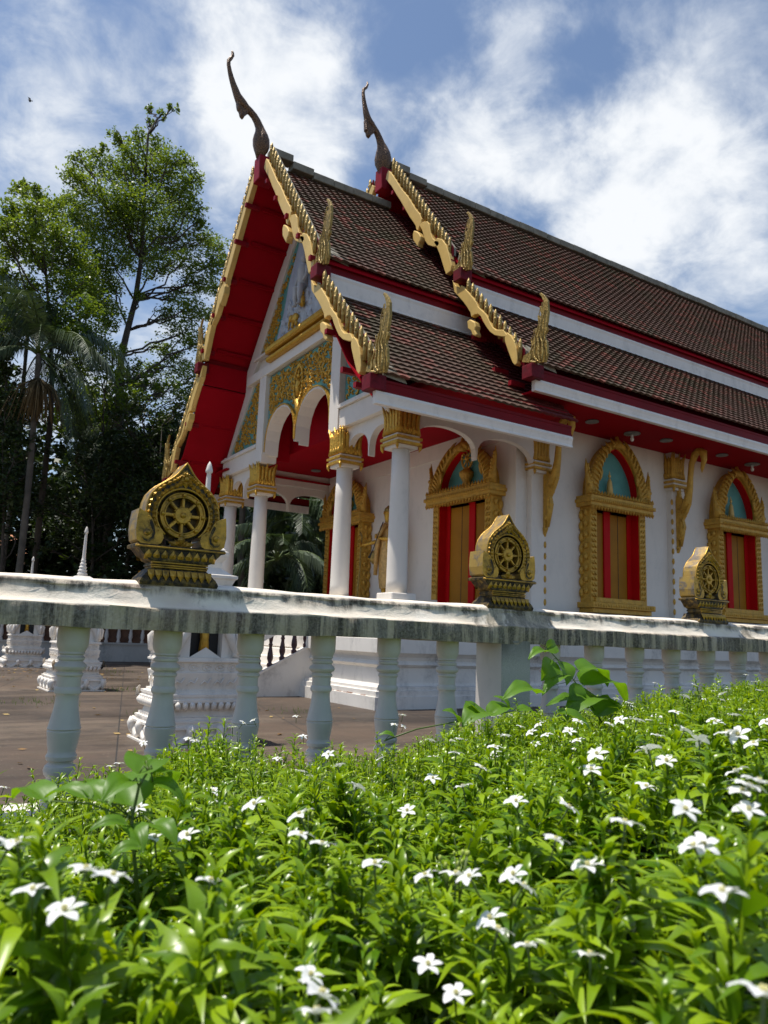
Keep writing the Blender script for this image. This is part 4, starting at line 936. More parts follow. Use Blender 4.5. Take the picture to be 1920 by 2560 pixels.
# ---- gold statue of a standing monk between the two doors
S = empty('monk_statue', (10.1, 15.72, 1.85), 'golden statue of a standing monk with staff and alms bowl between the doors', 'statue')
def statue():
    b = MB(); b.lathe([(.30, 1.85), (.30, 1.95), (.24, 1.98), (.20, 2.05), (.25, 2.10)], 20, 0, True, Matrix.Translation((10.1, 15.72, 0))); b.build('pedestal', M['goldp'], S)
    x, y, z = 10.1, 15.72, 2.1; k = 2.28 / 1.75
    me = bpy.data.meshes.new('body'); V = []; E = []; R = []
    def v(p, r, par=None):
        V.append((x + p[0] * k, y + p[1] * k, z + p[2] * k)); R.append(r * k)
        if par is not None: E.append((par, len(V) - 1))
        return len(V) - 1
    pel = v((0, 0, .92), .15); ch = v((0, 0, 1.15), .14, pel); c2 = v((0, 0, 1.35), .15, ch); nk = v((0, 0, 1.46), .055, c2); hd = v((-.01, 0, 1.55), .075, nk); hd2 = v((-.01, 0, 1.65), .085, hd); v((0, 0, 1.73), .055, hd2)
    for s in (1, -1):
        h = v((0, s * .09, .85), .11, pel); kn = v((-.02, s * .10, .48), .085, h); an = v((.02, s * .09, .08), .05, kn); v((-.12, s * .11, .03), .035, an)
        sh = v((0, s * .18, 1.38), .06, c2)
        if s == 1: e = v((-.03, .27, 1.12), .05, sh); w = v((-.16, .50, 1.06), .032, e); hnd = v((-.20, .60, 1.06), .03, w)
        else: e = v((-.05, -.24, 1.12), .05, sh); w = v((-.20, -.10, 1.12), .035, e); hnd = v((-.22, -.02, 1.15), .03, w)
        for q in range(5): v((V[hnd][0] / 1 - x + 0, 0, 0), .01) if False else None
    me.from_pydata(V, E, []); me.update(); o = link('body', me, S); me.materials.append(M['gold'])
    sk = o.modifiers.new('skin', 'SKIN'); 
    for i, r in enumerate(R): me.skin_vertices[0].data[i].radius = (r, r)
    me.skin_vertices[0].data[0].use_root = True
    ss = o.modifiers.new('sub', 'SUBSURF'); ss.levels = 2; ss.render_levels = 2
    for p in me.polygons: p.use_smooth = True
    b = MB()     # hands: palm with five bent fingers
    for hx, hy, hz, sg in ((-.21, .62, 1.06, 1), (-.23, .0, 1.16, -1)):
        c = Vector((x + hx * k, y + hy * k, z + hz * k)); b.ball(c, (.03, .045, .05), 8, 6)
        for q in range(4):
            dz = (q - 1.5) * .024; L = (.05, .058, .055, .042)[q]
            b.tube([c + Vector((-.02, .02 * sg, dz)), c + Vector((-.055, .0, dz)), c + Vector((-.06, -L * .6 * sg, dz)), c + Vector((-.03, -L * sg, dz))], [.011, .011, .010, .008], 6)
        b.tube([c + Vector((0, 0, .04)), c + Vector((-.03, -.02 * sg, .065)), c + Vector((-.055, -.03 * sg, .05))], [.013, .012, .009], 6)
    b.build('hands', M['gold'], S)
    b = MB()     # face details: nose, brow, ears, topknot curls
    hc = Vector((x - .01 * k, y, z + 1.63 * k)); b.tube([hc + Vector((-.10, 0, .04)), hc + Vector((-.125, 0, -.02)), hc + Vector((-.11, 0, -.03))], [.010, .018, .012], 6)
    for s in (1, -1):
        b.ball(hc + Vector((-.098, s * .04, .015)), (.012, .022, .009), 8, 6); b.tube([hc + Vector((-.105, s * .018, .04)), hc + Vector((-.095, s * .065, .042))], .006, 5)
        b.ball(hc + Vector((.0, s * .108, -.01)), (.025, .014, .055), 8, 6)
    b.ball(hc + Vector((-.102, 0, -.062)), (.010, .030, .008), 8, 6)
    b.build('face', M['gold'], S)
    b = MB(); b.lathe([(.105, hc.z + .03), (.112, hc.z + .08), (.09, hc.z + .13), (.05, hc.z + .16), (.035, hc.z + .185), (.01, hc.z + .20)], 16, 0, True, Matrix.Translation((hc.x + .012, hc.y, 0))); b.build('hair', M['goldold'], S)
    robe = paint('pinkish gold robe', (.66, .40, .13), .5, .15, 14, .5, metal=.2)
    b = MB()     # robe: draped skirt and shoulder cloth with folds
    n = 28; rows = [(.13, .20), (.16, .40), (.17, .70), (.17, .95), (.165, 1.15), (.17, 1.30), (.14, 1.40), (.07, 1.45)]; vs = []; fs = []
    for j, (r, h) in enumerate(rows):
        for i in range(n):
            a = 2 * pi * i / n; rr = r * (1 + .05 * sin(a * 9 + h * 3) * (1 if h < 1.2 else .3)); vs.append((x + rr * .85 * k * cos(a), y + rr * 1.15 * k * sin(a), z + h * k))
    for j in range(len(rows) - 1):
        for i in range(n): fs.append((j * n + i, j * n + (i + 1) % n, (j + 1) * n + (i + 1) % n, (j + 1) * n + i))
    b.add(vs, fs, 0, True)
    b.tube([(x - .15 * k, y - .15 * k, z + 1.40 * k), (x - .20 * k, y - .02, z + 1.2 * k), (x - .19 * k, y + .10, z + .9 * k), (x - .17 * k, y + .16, z + .45 * k)], [.05, .06, .06, .05], 8)
    b.build('robe', robe, S)
statue()
b = MB(); b.tube([(9.84, 16.60, 1.87), (9.83, 16.62, 2.4), (9.85, 16.58, 2.9), (9.83, 16.55, 3.3), (9.84, 16.53, 3.62)], [.022, .022, .02, .02, .018], 7); b.tube([(9.84, 16.53, 3.6), (9.82, 16.5, 3.72), (9.82, 16.58, 3.8), (9.84, 16.63, 3.72)], [.02, .024, .02, .012], 7)
tag(b.build('walking_staff', M['goldold']), 'thin crooked golden staff gripped by the monk statue', 'staff')
b = MB(); b.lathe([(.06, 2.98), (.13, 3.02), (.17, 3.12), (.165, 3.22), (.12, 3.29), (.05, 3.32)], 16, 0, True, Matrix.Translation((10.0, 16.08, 0)))
tag(b.build('alms_bowl', M['goldold']), 'round gold alms bowl hanging at the side of the monk statue', 'bowl')
b = MB(); b.tube([(9.72, 15.80, 3.25), (9.76, 15.55, 3.75), (9.78, 15.45, 3.95)], .012, 6); b.tube([(9.70, 15.92, 3.1), (9.72, 15.80, 3.25)], [.03, .014], 6)
tag(b.build('fan_handle', M['dark']), 'thin dark stick slanting across the chest of the monk statue', 'stick')

# ---- stairs in front of the porch
ST = empty('staircase', (6, YC, 0), 'white porch staircase with maroon balusters seen under the rail', 'staircase')
SY = 2.02; SX = 5.28
def szt(x): return .02 + .52 * (x - SX)
for i in range(7):
    b = MB(); z1 = .15 * (i + 1); x0 = SX + .12 + i * .27; b.bbox(x0, 7.3, YC - SY + .14, YC + SY - .14, z1 - .15, z1, .008); b.build('step', M['white2'], ST)
for s in (1, -1):
    yy = my(SY - .07, s)
    b = MB(); b.prism([(SX, 0), (7.2, 0), (7.2, szt(7.2)), (SX, szt(SX))], my(SY, s), my(SY - .14, s), 'y'); b.build('side_wall', M['plinth'], ST)
    b = MB(); b.prism([(SX, szt(SX)), (7.15, szt(7.15)), (7.15, szt(7.15) + .05), (SX, szt(SX) + .05)], my(SY + .02, s), my(SY - .16, s), 'y'); b.build('coping', M['white2'], ST)
    b = MB(); b.prism([(SX, szt(SX) + .60), (7.1, szt(7.1) + .60), (7.1, szt(7.1) + .73), (SX, szt(SX) + .73)], my(SY - .01, s), my(SY - .13, s), 'y'); b.build('handrail', M['white2'], ST)
    b = MB(); b.bbox(SX - .1, SX + .12, my(SY + .03, s), my(SY - .17, s), 0, .85, .01); b.build('newel', M['white2'], ST)
    for k in range(7):
        x = SX + .22 + k * .25; z0 = szt(x) + .05; h = .56
        b = MB(); b.lathe([(.055, z0 - .03), (.055, z0 + .04), (.034, z0 + .06), (.060, z0 + .14), (.055, z0 + .21), (.032, z0 + .34), (.030, z0 + .37), (.044, z0 + .40), (.030, z0 + .43), (.038, z0 + .49), (.048, z0 + h)], 12, 0, True, Matrix.Translation((x, yy, 0)))
        b.build('stair_baluster', M['maroon'], ST)
# ------------------------------------------------------------------ balustrade in front of the temple
FA = radians(1.0)
FM = Matrix.Rotation(FA, 4, 'Z')               # local x runs along the balustrade, local y is the distance in front of the camera
def fp(t, p, z=0.0): return FM @ Vector((t, p, z))
BP = 4.0
FE = empty('balustrade', fp(3.65, BP), 'long rain stained white balustrade with grey turned balusters behind the hedge', 'balustrade')
def fpart(b, name, mat, bevel=0.0):
    return b.build(name, mat, FE, None, bevel)
# moulded top rail: swept profile with slightly uneven hand-cast edges
prof = [(-.15, 1.192), (-.152, 1.235), (-.150, 1.298), (-.147, 1.306), (-.137, 1.312), (-.121, 1.328), (-.108, 1.350), (-.098, 1.374), (-.089, 1.394), (-.091, 1.403), (-.087, 1.414), (-.070, 1.428), (-.04, 1.437), (0, 1.440),
        (.04, 1.437), (.075, 1.428), (.094, 1.414), (.098, 1.403), (.092, 1.396), (.094, 1.376), (.100, 1.352), (.112, 1.330), (.128, 1.312), (.140, 1.305), (.150, 1.298), (.152, 1.235), (.15, 1.192)]
b = MB(); ts = np.arange(-3.0, 14.01, .06); vs = []; fs = []; K = len(prof)
for i, t in enumerate(ts):
    for j, (o, z) in enumerate(prof):
        w1 = .0035 * sin(t * 7.3 + j * .6) + .003 * sin(t * 17.1 + j * 1.9) + .0025 * sin(t * 41 + j * 2.3); w2 = .004 * sin(t * 3.1 + j * .25) + .0025 * sin(t * 11.7 + j)
        if t > 1.6: z = z - .0018 * (t - 1.6)
        vs.append(FM @ Vector((t, BP + o + w1 * (1 if j < K / 2 else -1), z + w2)))
for i in range(len(ts) - 1):
    for j in range(K): a, c = i * K + j, i * K + (j + 1) % K; fs.append((a, c, c + K, a + K))
fs.append(list(range(K))); fs.append([(len(ts) - 1) * K + j for j in range(K)][::-1])
b.add(vs, fs, 0, True); rail = fpart(b, 'top_rail', M['rail'])
try:
    rail.data.set_sharp_from_angle(angle=radians(38))
except Exception: pass
b = MB(); b.bbox(-3, 14, BP - .17, BP + .17, -.05, .345, .012, 0, FM); fpart(b, 'kerb', M['plinth'])
# balusters
bprof = [(.080, .345), (.080, .36), (.077, .375), (.060, .47), (.057, .485), (.070, .50), (.075, .52), (.070, .54), (.056, .552), (.057, .56), (.068, .568), (.071, .585), (.063, .60), (.063, .612), (.069, .64), (.0755, .69), (.0765, .70), (.072, .706), (.0775, .712),
         (.074, .722), (.066, .76), (.058, .80), (.0535, .84), (.0525, .865), (.056, .872), (.062, .878), (.0635, .89), (.060, .902), (.0545, .908), (.0545, .94), (.0555, .956), (.0625, .963), (.0625, .972), (.055, .978), (.057, .983), (.071, .992), (.0765, 1.004), (.071, 1.016),
         (.056, 1.027), (.054, 1.032), (.063, 1.038), (.064, 1.048), (.054, 1.055), (.053, 1.060), (.063, 1.067), (.060, 1.075), (.064, 1.084), (.071, 1.10), (.074, 1.115), (.074, 1.195)]
bb = MB(); bb.lathe(bprof, 32, 0, True); proto = None
for n in range(-7, 28):
    if n in (6, -4, 16, 26): continue
    t = .8346 + .4685 * n
    if proto is None:
        proto = bb.build('baluster', M['baluster']); o = proto
        try: proto.data.set_sharp_from_angle(angle=radians(32))
        except Exception: pass
    else: o = proto.copy(); COL.objects.link(o)
    o.parent = FE; o.location = fp(t, BP) - FE.location; o.rotation_euler = (random.uniform(-.004, .004), random.uniform(-.006, .006), random.uniform(0, 6))
for t in (-1.04, 3.648, 8.33, 13.0):
    b = MB(); b.bbox(t - .131, t + .131, BP - .148, BP + .12, .345, 1.21, .006, 0, FM)
    o = fpart(b, 'post', [M['post'], M['baluster']])
    for f in o.data.polygons:
        if (FM.to_3x3().transposed() @ f.normal).x < -.9 or f.normal.x > .9: f.material_index = 1

# ------------------------------------------------------------------ dharma wheel ornaments on the rail
def wheel_ornament():
    R = empty('wheel_ornament', (0, 0, 0)); H = .060         # half thickness
    def put(b, name, mats, bev=0.0):
        o = b.build(name, mats, None, None, bev); o.parent = R; return o
    # lotus base, stepped; local z from 0
    b = MB()
    def slab(prof, mat=0):
        vs = []; fs = []; k = 9
        for w, z, d in prof:
            d *= .9; vs += [(-w, -d, z), (w, -d, z), (w, d, z), (-w, d, z)]
        for j in range(len(prof) - 1):
            for i in range(4): a, c = j * 4 + i, j * 4 + (i + 1) % 4; fs.append((a, c, c + 4, a + 4))
        fs += [(3, 2, 1, 0), tuple((len(prof) - 1) * 4 + i for i in range(4))]
        b.add(vs, fs, mat)
    slab([(.205, -.01, .10), (.21, .005, .102), (.195, .03, .098), (.165, .062, .082), (.15, .075, .075), (.143, .08, .072), (.143, .086, .074), (.150, .090, .078), (.150, .098, .078), (.143, .102, .074), (.143, .107, .074),
          (.150, .112, .078), (.165, .118, .080), (.195, .145, .082), (.222, .175, .085), (.240, .178, .092), (.242, .192, .092), (.235, .198, .085)])
    for f in range(len(b.f)): b.m[f] = 1
    for (z0, z1, w0, w1, n, up, yo) in ((.012, .068, .190, .155, 9, -1, .092), (.120, .172, .165, .222, 9, 1, .0745)):
        for i in range(n):                       # lotus petals on the front
            for back in (1, -1):
                u = (i + .5) / n * 2 - 1; wm = (w0 + w1) / 2; c = u * wm; pw = wm / n * .9
                zc = (z0 + z1) / 2; hh = (z1 - z0) / 2
                tip = z0 if up < 0 else z1; bs = z1 if up < 0 else z0; yA, yB = (yo - .004, yo - .02) if up < 0 else (yo - .0, yo + .004)
                b.add([(c - pw, back * -(yo - .010), bs), (c + pw, back * -(yo - .010), bs), (c + pw * .95, back * -(yo + .002), zc), (c, back * -(yo + .008), tip), (c - pw * .95, back * -(yo + .002), zc), (c, back * -(yo + .016), zc)],
                      [(0, 1, 5), (1, 2, 5), (2, 3, 5), (3, 4, 5), (4, 0, 5)], 0)
    for z, w in ((.083, .150), (.094, .153), (.108, .152), (.186, .243)): b.tube([(-w, -.069 if w < .2 else -.082, z), (w, -.069 if w < .2 else -.082, z)], .005, 6)
    put(b, 'lotus_base', [M['ornA'], M['ornB']])
    # pointed halo frame: ring between an outer and an inner outline
    cz = .367
    half = [(.287, 0), (.268, .014), (.25, .026), (.235, .036), (.22, .048), (.2, .068), (.179, .096), (.155, .130), (.134, .152), (.1, .179), (.06, .193), (.03, .198), (0, .200), (-.03, .199), (-.06, .194), (-.09, .185), (-.12, .172), (-.15, .155), (-.172, .138)]
    OU = [(-w, cz + dz) for dz, w in half[::-1]][:-1] + [(w, cz + dz) for dz, w in half]; n = len(OU) - 1; b = MB()
    IN = [(.142 * sin(q), cz + .142 * cos(q)) for q in [math.atan2(x, z - cz) for x, z in OU]]
    IN = [(max(-1, min(1, 1)) * x, z) for x, z in IN]
    for y, sgn in ((-H, -1), (H, 1)):
        vs = [(x, y, z) for x, z in OU] + [(x, y, z) for x, z in IN]
        b.add(vs, [((i, i + 1, n + 2 + i, n + 1 + i) if sgn > 0 else (n + 1 + i, n + 2 + i, i + 1, i)) for i in range(n)], 1)
    b.add([(x, -H, z) for x, z in OU] + [(x, H, z) for x, z in OU], [(i, i + 1, n + 2 + i, n + 1 + i) for i in range(n)], 2)
    b.add([(x, -H, z) for x, z in IN] + [(x, H, z) for x, z in IN], [(n + 1 + i, n + 2 + i, i + 1, i) for i in range(n)], 1)
    for i in (0, n): b.add([(OU[i][0], -H, OU[i][1]), (OU[i][0], H, OU[i][1]), (IN[i][0], H, IN[i][1]), (IN[i][0], -H, IN[i][1])], [(0, 1, 2, 3)], 1)
    for L, r in ((OU, .006), (IN, .006)):
        for sg in (-1, 1): b.tube([(x * (.985 if L is OU else 1.02), sg * H, z - (.003 if L is OU else -.0)) for x, z in L], r, 6)
    mid = [((o[0] + i[0]) / 2, (o[1] + i[1]) / 2) for o, i in zip(OU, IN)]
    for sg in (-1,):
        for j in range(2, n - 1, 1):              # leaf scales climbing to the top
            x, z = mid[j]; up = 1 if j < n / 2 else -1; x2, z2 = mid[min(max(j + up * 2, 0), n)]; d = Vector((x2 - x, 0, z2 - z)).normalized(); e = Vector((-d.z, 0, d.x)); wd = .026
            for q in (-.6, .6):
                c = Vector((x, sg * H, z)) + e * wd * q; l = .046
                b.add([c - d * l * .4 - e * .003, c + e * .015, c + d * l * .62, c - e * .015, c + Vector((0, sg * .018, 0))], [(0, 1, 4), (1, 2, 4), (2, 3, 4), (3, 0, 4)], 0)
        for k in range(6):                        # rosette at the crown
            a = pi / 3 * k; d = Vector((sin(a), 0, cos(a))); c = Vector((0, sg * (H + .004), cz + .195)); l = .052 if k in (0, 3) else .042; e = Vector((-d.z, 0, d.x)) * .018
            b.add([c, c + d * l * .5 + e, c + d * l, c + d * l * .5 - e, c + d * l * .5 + Vector((0, sg * .016, 0))], [(0, 1, 4), (1, 2, 4), (2, 3, 4), (3, 0, 4)], 0)
        b.ball((0, sg * (H + .01), cz + .195), (.014, .012, .014), 10, 8); b.tube([(.021 * cos(q * pi / 8), sg * (H + .01), cz + .195 + .021 * sin(q * pi / 8)) for q in range(17)], .0035, 5)
    put(b, 'halo_frame', [M['ornA'], M['ornB'], M['ornC']])
    # the wheel: rim, eight spokes, hub and knobs
    b = MB(); r0, r1 = .096, .123; n = 48
    for (ra, rb, y0, y1) in ((r0, r1, -.052, .052), (.0, .040, -.060, .060)):
        for i in range(n):
            a, c = 2 * pi * i / n, 2 * pi * (i + 1) / n; q = []
            for rr, aa in ((ra, a), (rb, a), (rb, c), (ra, c)): q.append((rr * sin(aa), rr * cos(aa) + cz))
            if ra == 0: q = [q[0], q[1], q[2]]
            m_ = len(q); b.add([(x, y0, z) for x, z in q] + [(x, y1, z) for x, z in q], [tuple(range(m_))[::-1], tuple(range(m_, 2 * m_)), (1, 2, m_ + 2, m_ + 1)] + ([(m_ - 1, 0, m_, 2 * m_ - 1)] if ra else []), 0)
    for y in (-.055,):
        for rr, w in ((.098, .005), (.120, .005), (.040, .005), (.026, .005)): b.tube([(rr * sin(2 * pi * i / 40), y, cz + rr * cos(2 * pi * i / 40)) for i in range(41)], w, 6, 0, True, None, 1, None, False)
        for i in range(8):
            a = i * pi / 4; b.ball((.109 * sin(a), y - .004, cz + .109 * cos(a)), (.012, .013, .012), 8, 6)
        for i in range(16):
            a = i * pi / 8 + .1; b.ball((.046 * sin(a), y + .01, cz + .046 * cos(a)), (.007, .012, .007), 6, 4)
        b.ball((0, y - .008, cz), (.016, .014, .016), 12, 8)
    for i in range(8):
        a = i * pi / 4; P = Matrix.Translation((0, 0, cz)) @ Matrix.Rotation(a, 4, 'Y'); b.box(-.008, .008, -.045, .045, .03, .092, 0, P); b.box(-.005, .005, -.052, .04, .03, .092, 0, P)
    for s in (1, -1): b.tube([(s * .118, -.03, cz), (s * .145, -.03, cz)], .012, 8)
    b.lathe([(.144, -.012), (.144, .012)], 40, 1, False, Matrix.Translation((0, 0, cz)) @ Matrix.Rotation(pi / 2, 4, 'X'))
    b.tube([(0, 0, cz - .12), (0, 0, .20)], [.03, .035], 8)
    b.add([(-.036, -.03, .19), (.036, -.03, .19), (.026, -.03, cz - .10), (-.026, -.03, cz - .10), (-.036, .03, .19), (.036, .03, .19), (.026, .03, cz - .10), (-.026, .03, cz - .10)], [(0, 1, 2, 3), (7, 6, 5, 4), (1, 5, 6, 2), (4, 0, 3, 7)], 1)
    put(b, 'wheel', [M['ornA'], M['ornB']])
    # corner scrolls with a raised tip and a boss in the curl
    for s in (1, -1):
        b = MB()
        shape = [(.098, .235), (.105, .268), (.13, .288), (.153, .300), (.165, .33), (.188, .358), (.236, .378), (.242, .33), (.245, .27), (.237, .216), (.212, .196), (.14, .192), (.11, .206)]
        poly = [(s * x, z) for x, z in shape]
        if s < 0: poly = poly[::-1]
        b.prism(poly, -H - .012, H + .012, 'y', 0)
        cres = [(.168, .330), (.152, .296), (.143, .257), (.150, .226), (.175, .206), (.203, .212), (.216, .238), (.200, .226), (.180, .223), (.164, .238), (.163, .264), (.174, .290), (.184, .318)]
        cp = [(s * x, z) for x, z in cres]; cp = cp[::-1] if s < 0 else cp
        b.prism(cp, -H - .0145, -H - .005, 'y', 1); b.tube([(s * x, -H - .014, z) for x, z in cres + cres[:1]], .0028, 5); b.ball((s * .187, -H - .012, .258), (.019, .020, .019), 12, 8)
        o = put(b, 'corner_scroll', [M['ornA'], M['ornB'], M['ornC']], .004)
        for f in o.data.polygons:
            if abs(f.normal.y) < .5 and f.material_index == 0: f.material_index = 2
    b = MB()      # leaf spray between wheel and base
    for a, l in ((0, .075), (.75, .05), (-.75, .05), (1.25, .075), (-1.25, .075)):
        d = Vector((sin(a), 0, cos(a))); e = Vector((-d.z, 0, d.x)) * l * .28; c = Vector((0, -H + .0, .196))
        b.add([c, c + d * l * .5 + e, c + d * l, c + d * l * .5 - e, c + d * l * .5 + Vector((0, -.018, 0)), c + d * l * .5 + Vector((0, .02, 0))], [(0, 1, 4), (1, 2, 4), (2, 3, 4), (3, 0, 4), (1, 0, 5), (2, 1, 5), (3, 2, 5), (0, 3, 5)], 0)
    put(b, 'leaf_spray', M['ornA'])
    return R
W1 = wheel_ornament()
labs = ['gilded wheel ornament on the rail at the left, largest and nearest of the three', 'gilded wheel ornament above the square rail post with lichen stained edge, middle of three', 'gilded wheel ornament on the rail at the right, smallest and farthest']
for i, (t, lab) in enumerate(zip((1.318, 3.648, 5.985), labs)):
    o = W1 if i == 0 else copy_tree(W1)
    o.location = fp(t, BP, 1.432 - .0018 * max(0, t - 1.6)); o.rotation_euler = (0, 0, FA + (0, -.01, .012)[i]); tag(o, lab, 'wheel ornament', 'dharma wheel ornaments on the rail')

# ------------------------------------------------------------------ white boundary stone shrines in the courtyard
def shrine():
    R = empty('boundary_shrine', (0, 0, 0)); W = M['white2']
    def put(b, name, mat=None, bev=0.0):
        o = b.build(name, mat or W, None, None, bev); o.parent = R; return o
    def sq(b, prof): 
        vs = []; fs = []
        for w, z in prof: vs += [(-w, -w, z), (w, -w, z), (w, w, z), (-w, w, z)]
        for j in range(len(prof) - 1):
            for i in range(4): a, c = j * 4 + i, j * 4 + (i + 1) % 4; fs.append((a, c, c + 4, a + 4))
        fs.append(tuple((len(prof) - 1) * 4 + i for i in range(4))); b.add(vs, fs)
    b = MB(); sq(b, [(.66, 0), (.66, .02), (.54, .022), (.54, .17)])
    put(b, 'footing')
    b = MB()
    for side in range(4):
        Q = Matrix.Rotation(side * pi / 2, 4, 'Z')
        for k in range(3):       # scalloped swags between carved feet
            c = (k - 1) * .40; b.tube([(c - .19, -.57, .17), (c - .14, -.60, .09), (c - .06, -.61, .045), (c, -.61, .035), (c + .06, -.61, .045), (c + .14, -.60, .09), (c + .19, -.57, .17)], [.03, .035, .035, .03, .035, .035, .03], 6, 0, True, Q)
            b.add([(c - .17, -.585, .18), (c + .17, -.585, .18), (c + .12, -.585, .09), (c, -.585, .055), (c - .12, -.585, .09)], [(0, 1, 2, 3, 4)], 0, False, Q)
        for k in range(4):
            c = (k - 1.5) * .40; b.tube([(c, -.60, .19), (c, -.63, .15), (c, -.62, .09), (c, -.60, .03)], [.07, .065, .045, .01], 6, 0, True, Q)
    put(b, 'carved_feet')
    b = MB(); sq(b, [(.60, .175), (.62, .18), (.62, .205), (.59, .21), (.59, .24), (.60, .245), (.60, .265), (.56, .27), (.56, .295), (.52, .30), (.50, .36), (.53, .42), (.58, .45), (.58, .475), (.55, .48), (.55, .50), (.56, .505), (.56, .53), (.50, .535), (.50, .56)]); put(b, 'moulded_base')
    b = MB()
    for side in range(4):
        Q = Matrix.Rotation(side * pi / 2, 4, 'Z')
        for k in range(11):
            c = (k - 5) * .095; b.tube([(c * .9, -.53, .37), (c, -.575, .41), (c * 1.05, -.60, .44)], [.012, .04, .03], 6, 0, True, Q)
        for s in (1, -1): b.tube([(s * .54, -.54, .43), (s * .575, -.575, .48), (s * .58, -.58, .53), (s * .565, -.565, .57)], [.04, .045, .035, .008], 6, 0, True, Q)
    put(b, 'lotus_moulding')
    b = MB(); sq(b, [(.46, .56), (.46, .58), (.50, .74), (.50, .755), (.47, .76), (.47, .86), (.51, .865), (.51, .885), (.49, .89), (.49, .91)]); put(b, 'taper_block')
    b = MB()
    for side in range(4):
        Q = Matrix.Rotation(side * pi / 2, 4, 'Z')
        for k in range(5):
            c = (k - 2) * .18
            b.tube([(c + .06 * cos(q * pi / 5), -.475, .81 + .032 * sin(q * pi / 5)) for q in range(11)], .009, 5, 0, True, Q); b.ball((c, -.475, .81), (.02, .012, .016), 6, 5, 0, True, Q)
            b.tube([(c - .07, -.478 - .012, .62), (c - .03, -.485 - .01, .67), (c + .02, -.49 - .01, .64), (c + .06, -.495 - .01, .70)], .010, 5, 0, True, Q)
    put(b, 'floral_band')
    # niche body with four horned arches
    b = MB(); 
    for sx in (1, -1):
        for sy in (1, -1): b.box(sx * .40, sx * .22, sy * .40, sy * .22, .91, 1.55)
    sq(b, [(.40, 1.55), (.42, 1.56), (.44, 1.62), (.44, 1.66), (.36, 1.70)])
    for side in range(4):
        Q = Matrix.Rotation(side * pi / 2, 4, 'Z')
        for s in (1, -1):
            b.tube([(s * .46, -.40, .92), (s * .40, -.44, 1.02), (s * .30, -.44, 1.18), (s * .20, -.44, 1.35), (s * .08, -.44, 1.52), (0, -.44, 1.68)], [.05, .06, .065, .06, .05, .02], 8, 0, True, Q)
            b.tube([(s * .40, -.42, .95), (s * .50, -.42, 1.0), (s * .52, -.42, 1.12), (s * .46, -.42, 1.18), (s * .47, -.42, 1.30)], [.05, .05, .045, .035, .006], 8, 0, True, Q)
        b.add([(-.22, -.39, .91), (.22, -.39, .91), (0, -.39, 1.02)], [(0, 1, 2)], 0, False, Q)
    put(b, 'niche')
    b = MB(); b.box(-.24, .24, -.24, .24, .912, 1.54); put(b, 'niche_interior', M['dark'])
    b = MB(); b.tube([(0, -.31, .97), (0, -.31, 1.1), (0, -.30, 1.3), (0, -.28, 1.42)], [.075, .06, .07, .02], 8); put(b, 'gilt_stone', M['gold'])
    b = MB(); sq(b, [(.33, 1.70), (.36, 1.76), (.39, 1.78), (.39, 1.81), (.33, 1.82), (.20, 1.90), (.21, 1.96), (.27, 2.02), (.28, 2.05), (.28, 2.08), (.24, 2.09), (.24, 2.11), (.15, 2.16)])
    put(b, 'roof_tiers')
    b = MB(); pr = [(.15, 2.14)]
    for k in range(5): z = 2.18 + .065 * k; r = .125 - .016 * k; pr += [(r * .8, z - .012), (r, z + .012), (r, z + .03), (r * .8, z + .045)]
    pr += [(.045, 2.52), (.042, 2.60), (.033, 2.95), (.030, 3.0), (.05, 3.01), (.052, 3.03), (.03, 3.10), (.004, 3.14)]
    b.lathe(pr, 12, 0, True); put(b, 'spire')
    return R
S1 = shrine(); c = at(512, 1868, 'z', 0)
for i, (x, y, a, lab) in enumerate(((c[0], c[1] + .50, 0, 'white carved boundary shrine seen closest, just behind the balusters under the left wheel'), (3.06, 15.75, .03, 'white boundary shrine in the middle distance behind the leftmost baluster'),
        (3.30, 24.1, -.02, 'white boundary shrine farthest back at the left edge by the rear wall'))):
    o = S1 if i == 0 else copy_tree(S1); o.location = (x, y, 0); o.rotation_euler = (0, 0, a); k_ = (.81, .77, .83)[i]; o.scale = (k_, k_, (1.0, 1.0, 1.0)[i]); tag(o, lab, 'shrine', 'white boundary shrines in the courtyard')

# ------------------------------------------------------------------ rear boundary wall
RW = empty('boundary_wall', (6, 28, 0), 'low white boundary wall with mossy foot and brown brick bays across the back', 'wall')
RWY = 28.2
b = MB(); b.box(-14, 34, RWY, RWY + .25, 0, .60); b.box(-14, 34, RWY - .04, RWY + .29, .60, .66); b.build('wall_base', paint('mossy white wall', (.52, .51, .47), .8, .1, .8, .3, dirt=1.0, dirtc=(.05, .05, .045), dsc=.9), RW)
b = MB(); b.box(-14, 34, RWY - .04, RWY + .29, 1.28, 1.40); b.build('wall_coping', M['white2'], RW)
b = MB(); b.box(-14, 34, RWY + .10, RWY + .2, .66, 1.28); b.build('brick_infill', paint('brown brick infill', (.17, .085, .05), .9, .25, 3, .5, dirt=.7, dsc=2), RW)
for k in range(16):
    x = -13 + k * 3.0 + .22; b = MB(); b.box(x - .16, x + .16, RWY - .08, RWY + .3, 0, 1.5); b.build('pillar', M['white'], RW)
for k in range(90):
    x = -12.4 + k * .42
    b = MB(); b.lathe([(.07, .66), (.07, .70), (.045, .76), (.075, .86), (.07, .95), (.045, 1.10), (.07, 1.2), (.07, 1.28)], 8, 0, True, Matrix.Translation((x, RWY + .04, 0))); b.build('wall_baluster', M['baluster'], RW)
